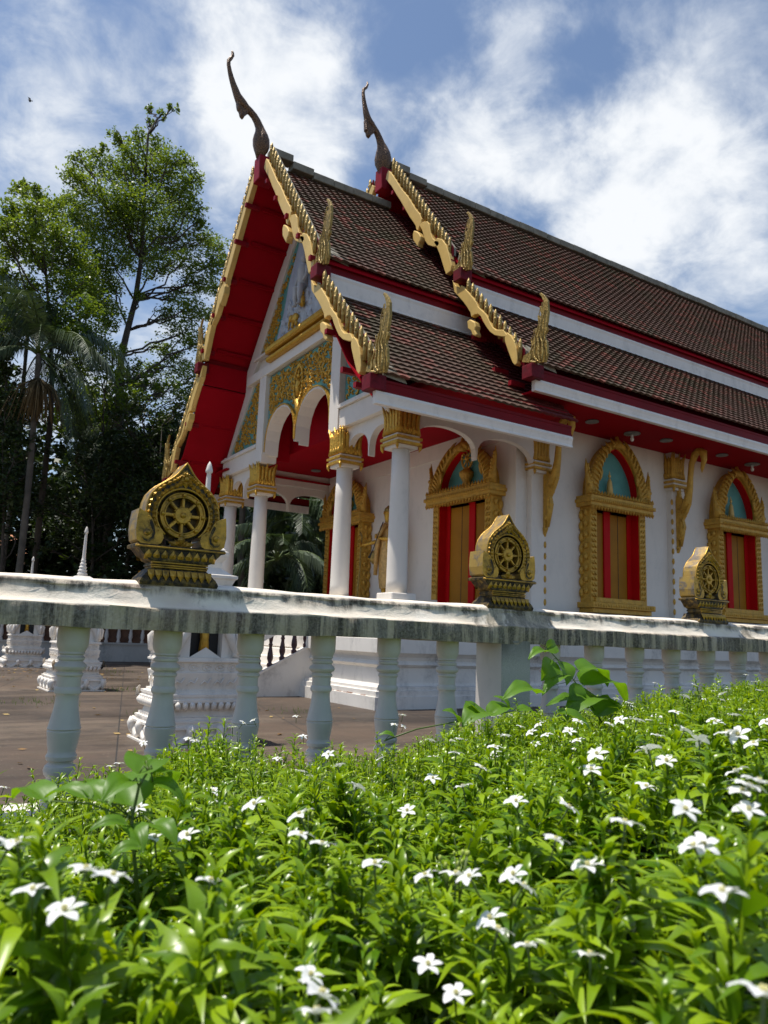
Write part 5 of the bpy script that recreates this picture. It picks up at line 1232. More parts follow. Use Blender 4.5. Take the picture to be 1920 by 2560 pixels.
# distant house
HS = empty('house', (4.2, 66, 0), 'small distant white house with orange tiled roof glimpsed between the dark trees', 'house')
b = MB(); b.box(-2, 10, 64, 72, 0, 6.2); b.build('house_wall', M['white'], HS)
b = MB(); b.prism([(63.2, 6.2), (68, 8.6), (72.8, 6.2)], -2.6, 10.6, 'x'); b.build('house_roof', paint('orange roof tiles', (.55, .22, .09), .7), HS)
b = MB(); b.box(-2.6, 10.6, 63.1, 63.25, 6.0, 6.25); b.build('eave_board', M['white'], HS)
# bird
b = MB(); p = Vector(at(75, 251, 'y', 90)); b.ball(p, (.22, .08, .08), 8, 6); b.add([p + Vector((.1, 0, 0)), p + Vector((-.1, 0, 0)), p + Vector((-.25, .1, .42)), p + Vector((.05, .1, .35))], [(0, 1, 2, 3)]); b.add([p + Vector((.1, 0, 0)), p + Vector((-.1, 0, 0)), p + Vector((-.1, -.1, -.30)), p + Vector((.1, -.1, -.25))], [(3, 2, 1, 0)]); b.ball(p + Vector((.24, 0, .03)), .06, 6, 5)
tag(b.build('bird', M['dark']), 'tiny dark bird flying high in the sky at the left', 'bird')
# ------------------------------------------------------------------ trees
D = 1920 / 1659.0
def leaf_cloud(name, centers, per, size, mat, parent, kind=None, flat=.6, seed=1, elong=1.8, shell=.15):
    """centers: (n,4) x y z r; many small leaf quads gathered in sprays through each clump"""
    r = np.random.default_rng(seed); C = np.array(centers, float); V = []; 
    tot = []
    for (x, y, z, R) in C:
        n = max(60, int(per * 15 * (R ** 2))); R = R * 1.12
        ns = max(3, n // 14)                       # sprays
        d = r.normal(size=(ns, 3)); d /= np.linalg.norm(d, axis=1)[:, None]
        rad = R * (shell + (1 - shell) * r.random(ns) ** .6) ; sp = d * rad[:, None] * [1, 1, flat + .2]
        idx = r.integers(0, ns, n); p = sp[idx] + r.normal(size=(n, 3)) * R * .17
        tot.append(p + [x, y, z])
    P = np.concatenate(tot); n = len(P)
    a = r.normal(size=(n, 3)); a[:, 2] *= .5; a[:, 2] -= .25; a /= np.linalg.norm(a, axis=1)[:, None]
    b = np.cross(a, r.normal(size=(n, 3)) * .5 + [0, 0, 1.0]); b /= np.linalg.norm(b, axis=1)[:, None] + 1e-9
    s = size * r.uniform(.6, 1.4, n)[:, None]
    q = np.stack([P - a * s * .5, P + b * s * .5 / elong, P + a * s * .5, P - b * s * .5 / elong], 1).reshape(-1, 3)
    F = np.arange(4 * n).reshape(n, 4)
    o = big_mesh(name, q, F, mat, parent)
    if kind: o['kind'] = kind
    return o
def limb(b, p0, p1, r0, r1, wob=.06, n=6):
    p0, p1 = Vector(p0), Vector(p1); L = (p1 - p0).length; pts = []; rad = []
    for i in range(n):
        t = i / (n - 1); w = Vector((random.uniform(-1, 1), random.uniform(-1, 1), random.uniform(-.5, .5))) * L * wob * sin(pi * t)
        pts.append(p0.lerp(p1, t) + w); rad.append(r0 + (r1 - r0) * t)
    b.tube(pts, rad, 7)
def px(u, v, y): return Vector(at(u * D, v * D, 'y', y))
def clumps(lst, y, dep, seed):
    r = np.random.default_rng(seed); out = []
    for (u, v, rp) in lst:
        yy = y + r.uniform(-dep, dep); p = px(u, v, yy); c = (_W.T @ (np.array(p) - [0, 0, EYE]))[2]; out.append((p.x, p.y, p.z, rp * D * c / FPX))
    return out
def tree(name, label, cat, lst, y, dep, trunk, per, size, mat, bark, seed, group=None, limbs=10, tr=.1):
    base = px(*trunk[0], y); base.z = 0; R = empty(name, base, label, cat, group)
    cs = clumps(lst, y, dep, seed)
    leaf_cloud('crown', cs, per, size, mat, R, None, .6, seed)
    b = MB(); pts = [Vector((base.x, base.y, -.1))] + [px(u, v, y) for u, v in trunk]; n = len(pts); b.tube(pts, [tr * (1 - .85 * (i / (n - 1)) ** .8) for i in range(n)], 10)
    for (u, v, rp), c in list(zip(lst, cs))[:limbs * 3]:
        # branch from the nearest trunk point below
        cc = Vector(c[:3]); k = min(range(1, n), key=lambda i: (pts[i] - cc).length + (6 if pts[i].z > cc.z - .45 * (pts[i] - cc).to_2d().length else 0)); r0 = tr * (1 - .6 * k / (n - 1)) * .30
        limb(b, pts[k], cc, r0, .03, .10, 7)
        for j in range(2): limb(b, pts[k].lerp(cc, random.uniform(.5, .8)), cc + Vector((random.uniform(-1, 1), random.uniform(-1, 1), random.uniform(-.6, .9))) * c[3], r0 * .4, .02, .1, 5)
    b.build('trunk', bark, R); return R
TL = [(372, 232, 12), (350, 245, 12), (322, 240, 12), (325, 262, 12), (300, 290, 18), (245, 290, 14), (262, 305, 18), (285, 330, 28), (330, 320, 32), (360, 350, 34), (400, 350, 22), (415, 395, 30), (380, 410, 40), (330, 380, 45), (270, 370, 40), (220, 360, 32), (175, 350, 24),
      (160, 380, 26), (190, 410, 40), (250, 430, 48), (310, 440, 52), (370, 460, 45), (415, 450, 28), (430, 480, 22), (340, 510, 48), (280, 500, 48), (220, 490, 48), (385, 520, 38), (400, 560, 32), (300, 560, 42), (240, 555, 42), (345, 570, 35), (440, 520, 28), (470, 530, 26), (460, 570, 30), (480, 560, 18),
      (430, 610, 34), (465, 620, 24), (380, 640, 30), (415, 670, 34), (450, 680, 24), (360, 680, 24), (395, 720, 34), (350, 750, 28), (430, 740, 30), (380, 790, 36), (330, 800, 26), (420, 810, 30), (345, 850, 28), (300, 640, 16), (250, 620, 22), (230, 700, 24), (210, 660, 30), (165, 440, 30), (178, 480, 34), (188, 530, 36), (200, 580, 36), (190, 630, 34), (215, 640, 34), (240, 680, 30), (150, 470, 28), (130, 440, 22), (225, 600, 36), (270, 460, 40), (205, 330, 16), (225, 320, 14)]
TREE1 = tree('tall_tree', 'tall airy light green tree rising above the others left of the gable', 'tree', TL, 35, 1.8,
     [(258, 900), (258, 830), (262, 770), (275, 715), (292, 650), (305, 560), (310, 470), (315, 380), (320, 290), (340, 255)], 105, .14, M['tree1'], M['bark'], 3, 'trees beyond the rear wall', 17, .24)
TREE2 = tree('broadleaf_tree', 'spreading green tree at the left edge behind the palm', 'tree', [(55, 395, 12), (40, 415, 20), (75, 420, 26), (30, 450, 26), (70, 460, 34), (110, 450, 26), (15, 480, 22), (0, 500, 22), (50, 500, 36), (100, 500, 40), (140, 510, 36), (20, 540, 32), (70, 550, 38), (120, 560, 42), (170, 570, 40), (180, 620, 40),
     (10, 590, 26), (140, 620, 42), (60, 620, 30), (180, 670, 38), (110, 670, 36), (30, 660, 22), (10, 700, 30), (150, 720, 36), (200, 720, 26), (5, 640, 22), (90, 720, 28), (-30, 600, 50), (-40, 500, 40), (-40, 700, 50)], 31, 1.6,
     [(110, 900), (112, 800), (108, 700), (100, 600), (92, 500), (85, 430)], 130, .145, M['tree1'], M['bark'], 5, 'trees beyond the rear wall', 9, .13)
TREE6 = tree('feathery_tree', 'mid height tree with fine foliage filling the gap under the tall tree', 'tree', [(215, 740, 30), (250, 760, 28), (190, 780, 34), (230, 810, 36), (280, 820, 26), (200, 840, 36), (250, 860, 36), (300, 790, 24), (170, 860, 36), (290, 850, 28), (150, 900, 40), (210, 900, 40), (160, 800, 30), (330, 830, 24), (130, 800, 30), (370, 830, 24), (400, 850, 26)], 33.2, 1.6,
     [(215, 1180), (218, 1050), (222, 950), (225, 850)], 70, .15, M['tree1'], M['bark'], 18, 'trees beyond the rear wall', 6, .1)
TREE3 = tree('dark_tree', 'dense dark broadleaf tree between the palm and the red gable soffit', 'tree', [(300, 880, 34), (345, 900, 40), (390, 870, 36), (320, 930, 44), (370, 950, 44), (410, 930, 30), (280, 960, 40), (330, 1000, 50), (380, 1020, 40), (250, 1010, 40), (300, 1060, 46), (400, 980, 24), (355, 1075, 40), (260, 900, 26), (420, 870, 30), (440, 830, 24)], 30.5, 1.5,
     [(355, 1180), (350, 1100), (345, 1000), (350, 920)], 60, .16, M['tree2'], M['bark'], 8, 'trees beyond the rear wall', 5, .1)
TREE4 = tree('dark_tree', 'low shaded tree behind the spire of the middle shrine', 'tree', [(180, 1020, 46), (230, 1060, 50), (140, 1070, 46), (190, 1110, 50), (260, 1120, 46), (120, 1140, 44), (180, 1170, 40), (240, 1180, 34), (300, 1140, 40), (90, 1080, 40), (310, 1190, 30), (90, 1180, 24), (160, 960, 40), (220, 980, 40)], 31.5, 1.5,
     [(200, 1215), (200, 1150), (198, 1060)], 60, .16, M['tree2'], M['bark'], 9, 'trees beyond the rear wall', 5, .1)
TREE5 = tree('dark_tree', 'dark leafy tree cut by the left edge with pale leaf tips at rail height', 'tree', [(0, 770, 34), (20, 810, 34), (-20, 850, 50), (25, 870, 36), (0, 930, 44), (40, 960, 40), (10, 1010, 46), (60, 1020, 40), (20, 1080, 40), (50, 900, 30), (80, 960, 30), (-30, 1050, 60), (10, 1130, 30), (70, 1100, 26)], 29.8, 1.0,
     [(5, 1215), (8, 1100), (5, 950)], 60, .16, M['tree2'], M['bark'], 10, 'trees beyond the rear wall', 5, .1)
# palms
def palm(name, label, base, top, fr, L, seed, group, tr=.16, leaflets=46, low=-.5, wide=1.0, az=None):
    random.seed(seed); r = np.random.default_rng(seed); R = empty(name, Vector((base[0], base[1], 0)), label, 'palm tree', group)
    top = Vector(top); b = MB(); b0 = Vector(base)
    if (top - b0).length > 1.2:
        n = 12; pts = [b0.lerp(top, i / (n - 1)) + Vector((.25 * sin(pi * i / (n - 1)), 0, 0)) * .4 for i in range(n)]
        b.tube(pts, [tr * (1.15 - .35 * i / (n - 1)) + (.012 if i % 2 else 0) for i in range(n)], 12); b.build('trunk', M['barkpale'], R)
    stems = MB(); V = []; F = []
    for k in range(fr):
        a = (2 * pi * k / fr + r.uniform(-.25, .25)) if az is None else az[k % len(az)] + r.uniform(-.2, .2); el = radians(r.uniform(low * 60, 75)) if k % 3 else radians(r.uniform(40, 80)); l = L * r.uniform(.8, 1.1)
        d = Vector((cos(a) * cos(el), sin(a) * cos(el), sin(el))); p = top.copy(); pts = [p.copy()]; n = 12; v = d.copy()
        for i in range(n):
            v = (v + Vector((0, 0, -.15 - .03 * i * .4))).normalized(); p = p + v * l / n; pts.append(p.copy())
        stems.tube(pts, [.035 * (1 - .85 * i / n) for i in range(n + 1)], 5)
        for j in range(leaflets):
            t = .16 + .82 * j / leaflets; i = min(int(t * n), n - 1); q = pts[i].lerp(pts[i + 1], t * n - i); dr = (pts[i + 1] - pts[i]).normalized()
            side = dr.cross(Vector((0, 0, 1)))
            side = side.normalized() if side.length > 1e-3 else Vector((1, 0, 0))
            for s in (1, -1):
                ll = L * .24 * wide * (sin(pi * min(1, t * .9 + .1)) ** .5) * r.uniform(.85, 1.15); out = (side * s * .8 + dr * .65 + Vector((0, 0, -.15 + r.uniform(-.15, .15)))).normalized()
                m_ = q + out * ll * .5 + Vector((0, 0, -.04 * ll)); e = m_ + (out * .35 + Vector((0, 0, -.75))).normalized() * ll * .55; w = (dr * .022 + Vector((0, 0, .008))) * (1.0 + wide * .3)
                base_ = len(V); V += [q - w * .6, q + w * .6, m_ + w, m_ - w, e + w * .1, e - w * .1]; F += [(base_, base_ + 1, base_ + 2, base_ + 3), (base_ + 3, base_ + 2, base_ + 4, base_ + 5)]
    stems.build('frond_stalks', M['stem'], R)
    big_mesh('fronds', np.array([tuple(x) for x in V]), np.array(F), M['palm'], R)
    return R
PY = 29.0
p0 = px(40, 1218, PY); p1 = px(84, 765, PY)
PALM1 = palm('palm_tree', 'tall slender palm with drooping grey green fronds and brown seed cluster at left', (p0.x, p0.y, p0.z - 4), (p1.x, p1.y, p1.z), 19, 4.1, 4, None, .11, 52, -.55)
b = MB(); c = px(78, 862, PY - .3)
for k in range(150):
    d = Vector((random.gauss(0, .42), random.gauss(0, .35), 0)); b.tube([c + Vector((0, 0, .8)), c + d * .7 + Vector((0, 0, .3)), c + d + Vector((0, 0, -.5 + random.uniform(-.4, .3)))], [.015, .02, .012], 4)
b.build('seed_cluster', paint('dry seed strings', (.16, .11, .04), .8, .2, 4), PALM1)
for (u, v, y, L, sd, lab, fr, zb) in ((640, 1120, 26.5, 3.2, 21, 'palm with arching glossy fronds seen between the porch columns', 15, 0), (600, 1210, 24.5, 2.6, 23, 'low palm clump behind the second porch column, right of the pale trunk', 13, 0),
        (700, 1180, 27.5, 3.2, 26, 'leaning palm fronds filling the gap beside the porch pilaster', 13, 0), (395, 1040, 33, 4.0, 27, 'dark palm standing in the shade left of the red soffit', 14, 1),
        (290, 1000, 34, 4.2, 28, 'shaded palm with hanging fronds above the middle shrine spire', 14, 1), (60, 720, 32, 3.4, 29, 'palm crown half hidden in leaves above the slender palm', 12, 1)):
    t = px(u, v, y); palm('palm_tree', lab, (t.x, t.y, 0 if zb else max(0, t.z - 1.0)), (t.x, t.y, t.z), fr, L, sd, 'palms beyond the rear wall' if zb else 'palms behind the porch', .08, 40, -.3, 1.35)
b = MB(); p = [px(u, v, 27.3) for u, v in ((522, 1290), (520, 1200), (524, 1100), (528, 1040), (535, 940))]; b.tube(p, [.14, .13, .12, .11, .09], 9)
RT = empty('slender_tree', (p[0].x, p[0].y, 0), 'slender mottled pale trunk standing between the first two porch columns', 'tree'); b.tube([Vector((p[0].x, p[0].y, 0)), p[0]], [.16, .14], 9); b.build('trunk', M['barkpale'], RT)
leaf_cloud('crown', [(p[-1].x, p[-1].y, p[-1].z + .5, 1.4), (p[-1].x + .6, p[-1].y + .4, p[-1].z, 1.1), (p[-1].x - 1, p[-1].y, p[-1].z + .2, 1.1)], 80, .2, M['tree2'], RT, None, .6, 77)
# far wood behind everything
r = np.random.default_rng(5); cs = []
for k in range(300):
    x = r.uniform(-8, 34); y = r.uniform(36, 46); cs.append((x, y, r.uniform(.5, 12.5 if x < 12 else 9), r.uniform(1.2, 2.0)))
for k in range(60): x = r.uniform(6, 32); cs.append((x, r.uniform(29.5, 33), r.uniform(.3, 5), r.uniform(.8, 1.5)))
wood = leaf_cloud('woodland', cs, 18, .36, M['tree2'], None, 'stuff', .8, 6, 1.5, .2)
tag(wood, 'dark wood closing the view behind the courtyard wall', 'wood')
cs = [];
for k in range(70): cs.append((r.uniform(-2, 16), r.uniform(29.3, 30.6), r.uniform(.4, 2.2), r.uniform(.5, .9)))
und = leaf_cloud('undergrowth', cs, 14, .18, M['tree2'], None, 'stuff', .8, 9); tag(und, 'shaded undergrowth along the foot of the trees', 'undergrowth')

# ------------------------------------------------------------------ hedge of small white flowered bushes in the foreground
HG = empty('flowering_hedge', fp(2, 2.2), 'bright green glossy leaved hedge dotted with white star flowers across the foreground', 'hedge')
SKY_U = np.array([-200, 0, 120, 210, 300, 400, 500, 600, 700, 800, 900, 1000, 1100, 1245, 1400, 1530, 1659, 1900]) * D
SKY_V = np.array([1725, 1716, 1708, 1690, 1658, 1615, 1595, 1612, 1628, 1628, 1612, 1570, 1546, 1540, 1510, 1490, 1476, 1440]) * D
def hz(t, p):
    """height of the hedge top: low at the far left end, rising to the right"""
    t = np.asarray(t, float); p = np.asarray(p, float)
    th = np.arctan2(t, p)                           # bearing from the camera foot, measured from the fence normal
    u = 960 + FPX * np.tan(th - radians(32.37 + 1.0)) * 1.0
    v = np.interp(u, SKY_U, SKY_V); slope = (v - (1557 + .0365 * u)) / FPX
    dep = np.hypot(t, p) * np.cos(th - radians(33.37)); far = 1.2 - slope * np.minimum(3.45, dep / np.maximum(p, .1) * 3.3) * 1.0
    ff = 1.2 - slope * (dep * 3.35 / np.maximum(p, .05))
    near = .865 + .10 * np.clip((t / np.maximum(p, .1) - .9), 0, 1)
    w = np.clip((p - .8) / 2.4, 0, 1); z = near * (1 - w) + ff * w
    lim = 1.2 - slope * dep - .0                    # never hides what shows above the hedge
    bump = .04 * np.sin(t * 11.1 + 1.6 * np.sin(p * 7.1)) + .045 * np.sin(p * 13.7 + t * 6.2 + 1.3 * np.sin(t * 9.3)) + .02 * np.sin(t * 27 + p * 19) - .02
    return np.minimum(z + bump, lim + .02 + bump * .3)
def leafshape(L, W, seg, arch, fold, roll):
    """leaf along +x, up +z"""
    xs = np.linspace(0, 1, seg + 1); w = W * np.sin(np.pi * np.clip(xs, 0, 1) ** .8) ** .8; w[0] = W * .12; w[-1] = 0
    z = arch * (np.sin(xs * pi * .55) * .35 - xs ** 2 * .75) * L; x = xs * L * (1 - .12 * arch * xs)
    V = []
    for i in range(seg + 1):
        V += [(x[i], -w[i], z[i] + w[i] * fold), (x[i], 0, z[i]), (x[i], w[i], z[i] + w[i] * fold)]
    F = []
    for i in range(seg):
        a = i * 3; F += [(a, a + 3, a + 4, a + 1), (a + 1, a + 4, a + 5, a + 2)]
    return np.array(V), np.array(F)
def rotm(az, el, roll):
    ca, sa, ce, se, cr, sr = cos(az), sin(az), cos(el), sin(el), cos(roll), sin(roll)
    Rz = np.array([[ca, -sa, 0], [sa, ca, 0], [0, 0, 1]]); Ry = np.array([[ce, 0, -se], [0, 1, 0], [se, 0, ce]]); Rx = np.array([[1, 0, 0], [0, cr, -sr], [0, sr, cr]])
    return Rz @ Ry @ Rx
def shoot(seed, seg, pairs=8):
    r = np.random.default_rng(seed); V = []; F = []; n = 0; H = .17
    for k in range(pairs):
        h = -H + H * k / (pairs - 1); t = k / (pairs - 1); a0 = k * 1.75 + r.uniform(-.3, .3)
        L = (.066 + .022 * sin(pi * t)) * r.uniform(.7, 1.15) * (1 - .45 * t ** 3) * r.uniform(.85, 1.15)
        for q in range(3 if k > 4 else 2):
            v, f = leafshape(L, L * r.uniform(.10, .135), seg, r.uniform(.5, 1.3), .35, 0)
            el = radians(r.uniform(15, 40) + 30 * t ** 2); v = v @ rotm(a0 + q * (2 * pi / (3 if k > 4 else 2)) + r.uniform(-.25, .25), el, r.uniform(-.3, .3)).T + [0, 0, h]
            V.append(v); F.append(f + n); n += len(v)
    # stem
    a = [(.0022 * cos(i * 2.1), .0022 * sin(i * 2.1)) for i in range(3)]; v = [(x, y, -H * 1.6) for x, y in a] + [(x, y, 0) for x, y in a]; V.append(np.array(v)); F.append(np.array([(0, 1, 4, 3), (1, 2, 5, 4), (2, 0, 3, 5)]) + n)
    return np.concatenate(V), np.concatenate(F)
SH = [shoot(100 + i, 4) for i in range(8)]; SHF = [shoot(200 + i, 2, 7) for i in range(8)]
def scatter(n, pmin, pmax, rng):
    out = []
    while len(out) < n:
        p = sqrt(rng.uniform(pmin ** 2, pmax ** 2)); t = rng.uniform(-1.6, 1.95 * p + .9)
        out.append((t, p))
    return np.array(out)
def gapn(t, p):
    return min(1, max(0, .5 + .9 * (sin(t * 14.3 + 2.1 * sin(p * 9)) * sin(p * 17.1 + 1.7 * sin(t * 11)) + .25)))
def place(templates, pts, rng, name, mat, scale=(.85, 1.2), dz=0.0, tilt=.38):
    V = []; F = []; n = 0; zt = hz(pts[:, 0], pts[:, 1]); ca, sa = cos(FA), sin(FA)
    for (t, p), z in zip(pts, zt):
        if t * t + p * p < .42 ** 2: continue
        if dz == 0 and rng.random() < .5 * (1 - gapn(t, p)): continue
        v, f = templates[rng.integers(len(templates))]; s = rng.uniform(*scale); az = rng.uniform(0, 2 * pi); ti = rng.uniform(0, tilt); ta = rng.uniform(0, 2 * pi)
        Rm = rotm(ta, 0, 0) @ np.array([[cos(ti), 0, sin(ti)], [0, 1, 0], [-sin(ti), 0, cos(ti)]]) @ rotm(az, 0, 0)
        x, y = t * ca - p * sa, t * sa + p * ca
        lift = rng.uniform(.02, .075) if (dz == 0 and rng.random() < .12) else 0
        V.append(v @ Rm.T * s + [x, y, z - .018 + dz + lift + rng.normal() * .024]); F.append(f + n); n += len(v)
    return big_mesh(name, np.concatenate(V), np.concatenate(F), mat, HG, None, True)
r = np.random.default_rng(42)
o = place(SH, scatter(3300, .30, 1.75, r), r, 'leafy_shoots', M['hedge'], (.9, 1.25)); o['kind'] = 'stuff'
o = place(SHF, scatter(5500, 1.6, 3.62, r), r, 'distant_shoots', M['hedge'], (.75, 1.05)); o['kind'] = 'stuff'
o = place(SHF, scatter(2600, .35, 3.6, r), r, 'inner_foliage', M['hedgeshade'], (1.1, 1.5), -.13, .9); o['kind'] = 'stuff'
b = MB()
for t, p in scatter(260, .4, 3.5, r):
    z = float(hz(t, p)); q = fp(t, p, 0); b.tube([q, q + Vector((random.uniform(-.1, .1), random.uniform(-.1, .1), z * .6)), q + Vector((random.uniform(-.12, .12), random.uniform(-.12, .12), z - .14))], [.006, .005, .003], 5)
o = b.build('inner_stems', M['bark'], HG); o['kind'] = 'stuff'
b = MB(); pts = [(-1.8, .2), (-1.8, 3.7), (8, 3.7), (8, 3.4), (1.2, .2)]; b.add([fp(t, p, .004) for t, p in pts], [(0, 4, 3, 2, 1)]); tag(b.build('planting_bed', paint('dark planting soil', (.03, .022, .015), .95, .2, 6, .5)), kind='structure')

# flowers
def flower_mesh(seed, open_=1.0):
    r = np.random.default_rng(seed); b = MB(); n = 5
    for k in range(n):
        L = .0205 * r.uniform(.92, 1.08); W = .0064 * r.uniform(.9, 1.15); a = 2 * pi * k / n + r.uniform(-.08, .08); seg = 5; Vv = []
        for i in range(seg + 1):
            t = i / seg; w = W * (sin(pi * (t * .78 + .12)) ** .7) if i < seg else W * .25; x = .002 + L * t; z = .0045 * sin(pi * t * .8) - .003 * t * t * (1.6 - open_) + r.uniform(-.0006, .0006)
            for q, yy in ((-1, -w), (0, 0), (1, w)):
                X, Y = x, yy + .0045 * t * t; Vv.append((X * cos(a) - Y * sin(a), X * sin(a) + Y * cos(a), z + abs(q) * .0016 * (1 if q < 0 else -.3)))
        Ff = []
        for i in range(seg): c = i * 3; Ff += [(c, c + 3, c + 4, c + 1), (c + 1, c + 4, c + 5, c + 2)]
        b.add(Vv, Ff, 0, True)
    for k in range(5): a = 2 * pi * k / 5 + .6; b.ball((.0022 * cos(a), .0022 * sin(a), .004), (.0013, .0013, .003), 6, 4, 1)
    b.tube([(0, 0, .002), (0, 0, -.012), (.002, 0, -.035)], [.0022, .0016, .0013], 6, 2)
    me_o = b.build('flower', [M['petal'], M['pistil'], M['stem']]); me = me_o.data; bpy.data.objects.remove(me_o); return me
FME = [flower_mesh(300 + i, (1.0, .8, .5, 1.0)[i]) for i in range(4)]
FL = [(20, 1828), (38, 1822), (140, 1968), (335, 1812), (405, 1805), (185, 1880), (243, 1895), (70, 1925), (550, 1738), (648, 1762), (650, 1805), (695, 1825), (810, 1868), (920, 1893), (985, 1890), (1015, 1895), (1270, 1872), (710, 1630), (655, 1592), (525, 1562), (548, 1556), (502, 1572),
      (310, 1606), (852, 1566), (872, 1570), (985, 1628), (1020, 1548), (1115, 1732), (1440, 1645), (1278, 1664), (1125, 1570), (1165, 1566), (1148, 1582), (1182, 1588), (1340, 1556), (1318, 1566), (1375, 1556), (1478, 1578), (1545, 1560), (1572, 1584), (1595, 1588), (1590, 1668), (1618, 1700), (1640, 1690), (1605, 1712),
      (1618, 1750), (1520, 1826), (1500, 1830), (1630, 1608), (1500, 1480), (1612, 1458), (1140, 2045), (1275, 2065), (1075, 2010), (1060, 1985), (925, 2085), (985, 2148), (670, 2108), (692, 2150), (684, 2190), (1415, 1476), (1330, 1510), (1228, 1745), (8, 1702), (730, 1655), (935, 1682), (1650, 2150),
      (455, 1905), (1395, 1700), (1200, 1815), (1130, 1915), (880, 1752), (600, 1640), (1420, 1590), (1480, 1505), (1560, 1500), (1250, 1600), (1070, 1615), (770, 1700), (1350, 1780), (1110, 1890), (300, 1745), (1560, 1930), (1230, 1580), (1040, 1660), (1290, 1630), (1585, 1545), (1460, 1540), (1360, 1520), (640, 1548), (870, 1545), (1000, 1700), (1250, 1560), (1090, 1590), (1510, 1600), (1400, 1620), (1655, 1560), (1480, 1750), (820, 1640), (930, 1600)]
rf = np.random.default_rng(77)
for i, (u, v) in enumerate(FL):
    d = _W @ np.array([(u * D - 960) / FPX, (v * D - 1280) / FPX, 1.0]); s = .4
    Pn = np.array([-sin(FA), cos(FA)]); Tn = np.array([cos(FA), sin(FA)])
    while s < 9:                                   # first place where the sight line dips under the blossom level
        q = np.array([0, 0, EYE]) + d * s; t, p = q[:2] @ Tn, q[:2] @ Pn
        if q[2] < float(hz(t, p)) + .05 or p > 3.5: break
        s += .02
    o = bpy.data.objects.new('flower', FME[i % 4]); COL.objects.link(o); o.parent = HG; o.matrix_parent_inverse = parent_world(HG).inverted()
    o.location = q; o.rotation_euler = (rf.uniform(-.05, .55), rf.uniform(-.35, .35), rf.uniform(0, 6.3)); k = rf.uniform(.9, 1.1) * (.84 if s < 1.05 else 1); o.scale = (k, k, k)
# small far blossoms past the first hundred
b = MB(); tmp = FME[0]; vs0 = [Vector(v.co) for v in tmp.vertices]; fs0 = [list(f.vertices) for f in tmp.polygons]; mi0 = [f.material_index for f in tmp.polygons]
for t, p in scatter(70, 1.9, 3.45, rf):
    if t < .12 * p: continue
    Mx = Matrix.Translation(fp(t, p, float(hz(t, p)) + .03)) @ Matrix.Rotation(rf.uniform(0, 6.3), 4, 'Z') @ Matrix.Rotation(rf.uniform(-.4, .4), 4, 'X')
    for q in range(rf.integers(1, 3)):
        M2 = Mx @ Matrix.Translation((.03 * q, .01 * q, -.01 * q)) @ Matrix.Scale(rf.uniform(.8, 1.05), 4); k0 = len(b.f); b.add(vs0, fs0, 0, True, M2); b.m[k0:] = mi0
o = b.build('far_flowers', [M['petal'], M['pistil'], M['stem']], HG); o['kind'] = 'stuff'
# buds on thin stalks
b = MB(); pts = scatter(330, .45, 3.4, r)
for t, p in pts:
    z = float(hz(t, p)); q = fp(t, p, z)
    for k in range(random.randint(2, 5)):
        e = q + Vector((random.uniform(-.02, .02), random.uniform(-.02, .02), random.uniform(.01, .04))); b.tube([q - Vector((0, 0, .02)), e], [.0012, .0010], 4, 1); b.ball(e, (.0028, .0028, .0042), 6, 5, 0)
o = b.build('flower_buds', [M['bud'], M['stem']], HG); o['kind'] = 'stuff'
# rain drops on the leaves
b = MB()
for t, p in scatter(420, .35, 2.2, r):
    z = float(hz(t, p)); b.ball(fp(t, p, z + random.uniform(-.05, .01)), random.uniform(.0012, .0028), 8, 6)
wd = NT('water drops'); wd.b.inputs['Transmission Weight'].default_value = 1.0; o = b.build('rain_drops', wd.fin((.95, .97, 1.0), .02), HG); o['kind'] = 'stuff'

# ------------------------------------------------------------------ broad leaved climbers growing out of the hedge
def onp(u, v, p):
    d = ray(u * D, v * D); Pn = np.array([-sin(FA), cos(FA), 0]); s = p / (d @ Pn); return Vector(np.array([0, 0, EYE]) + d * s)
def broad_leaf(base, tip, W, up, sag=.12, seg=18):
    """heart shaped leaf from base to tip with drooping tip and raised margins"""
    base, tip, up = Vector(base), Vector(tip), Vector(up).normalized(); ax = tip - base; L = ax.length; ax.normalize(); sd = ax.cross(up).normalized(); up = sd.cross(ax); b = MB(); vs = []; fs = []
    for i in range(seg + 1):
        t = i / seg; w = W * (sin(pi * t ** .62) ** .8 if 0 < t < 1 else .02) ; zz = L * (.16 * sin(pi * t) - sag * t * t)
        for q in (-1, -.75, -.5, -.25, 0, .25, .5, .75, 1):
            ripple = .012 * L * sin(t * 17 + q * 5) * q * q + (.009 * L * abs(sin(pi * (t * 6.5 - abs(q) * 1.1))) if 0 < abs(q) < 1 else 0); vs.append(base + ax * (L * t - .08 * L * abs(q) * (1 - t)) + sd * (w * q) + up * (zz + abs(q) ** 1.5 * w * .22 - (0.004 * (1 if q == 0 else 0)) + ripple))
    for i in range(seg):
        for j in range(8): a = i * 9 + j; fs.append((a, a + 1, a + 10, a + 9))
    b.add(vs, fs, 0, True); return b
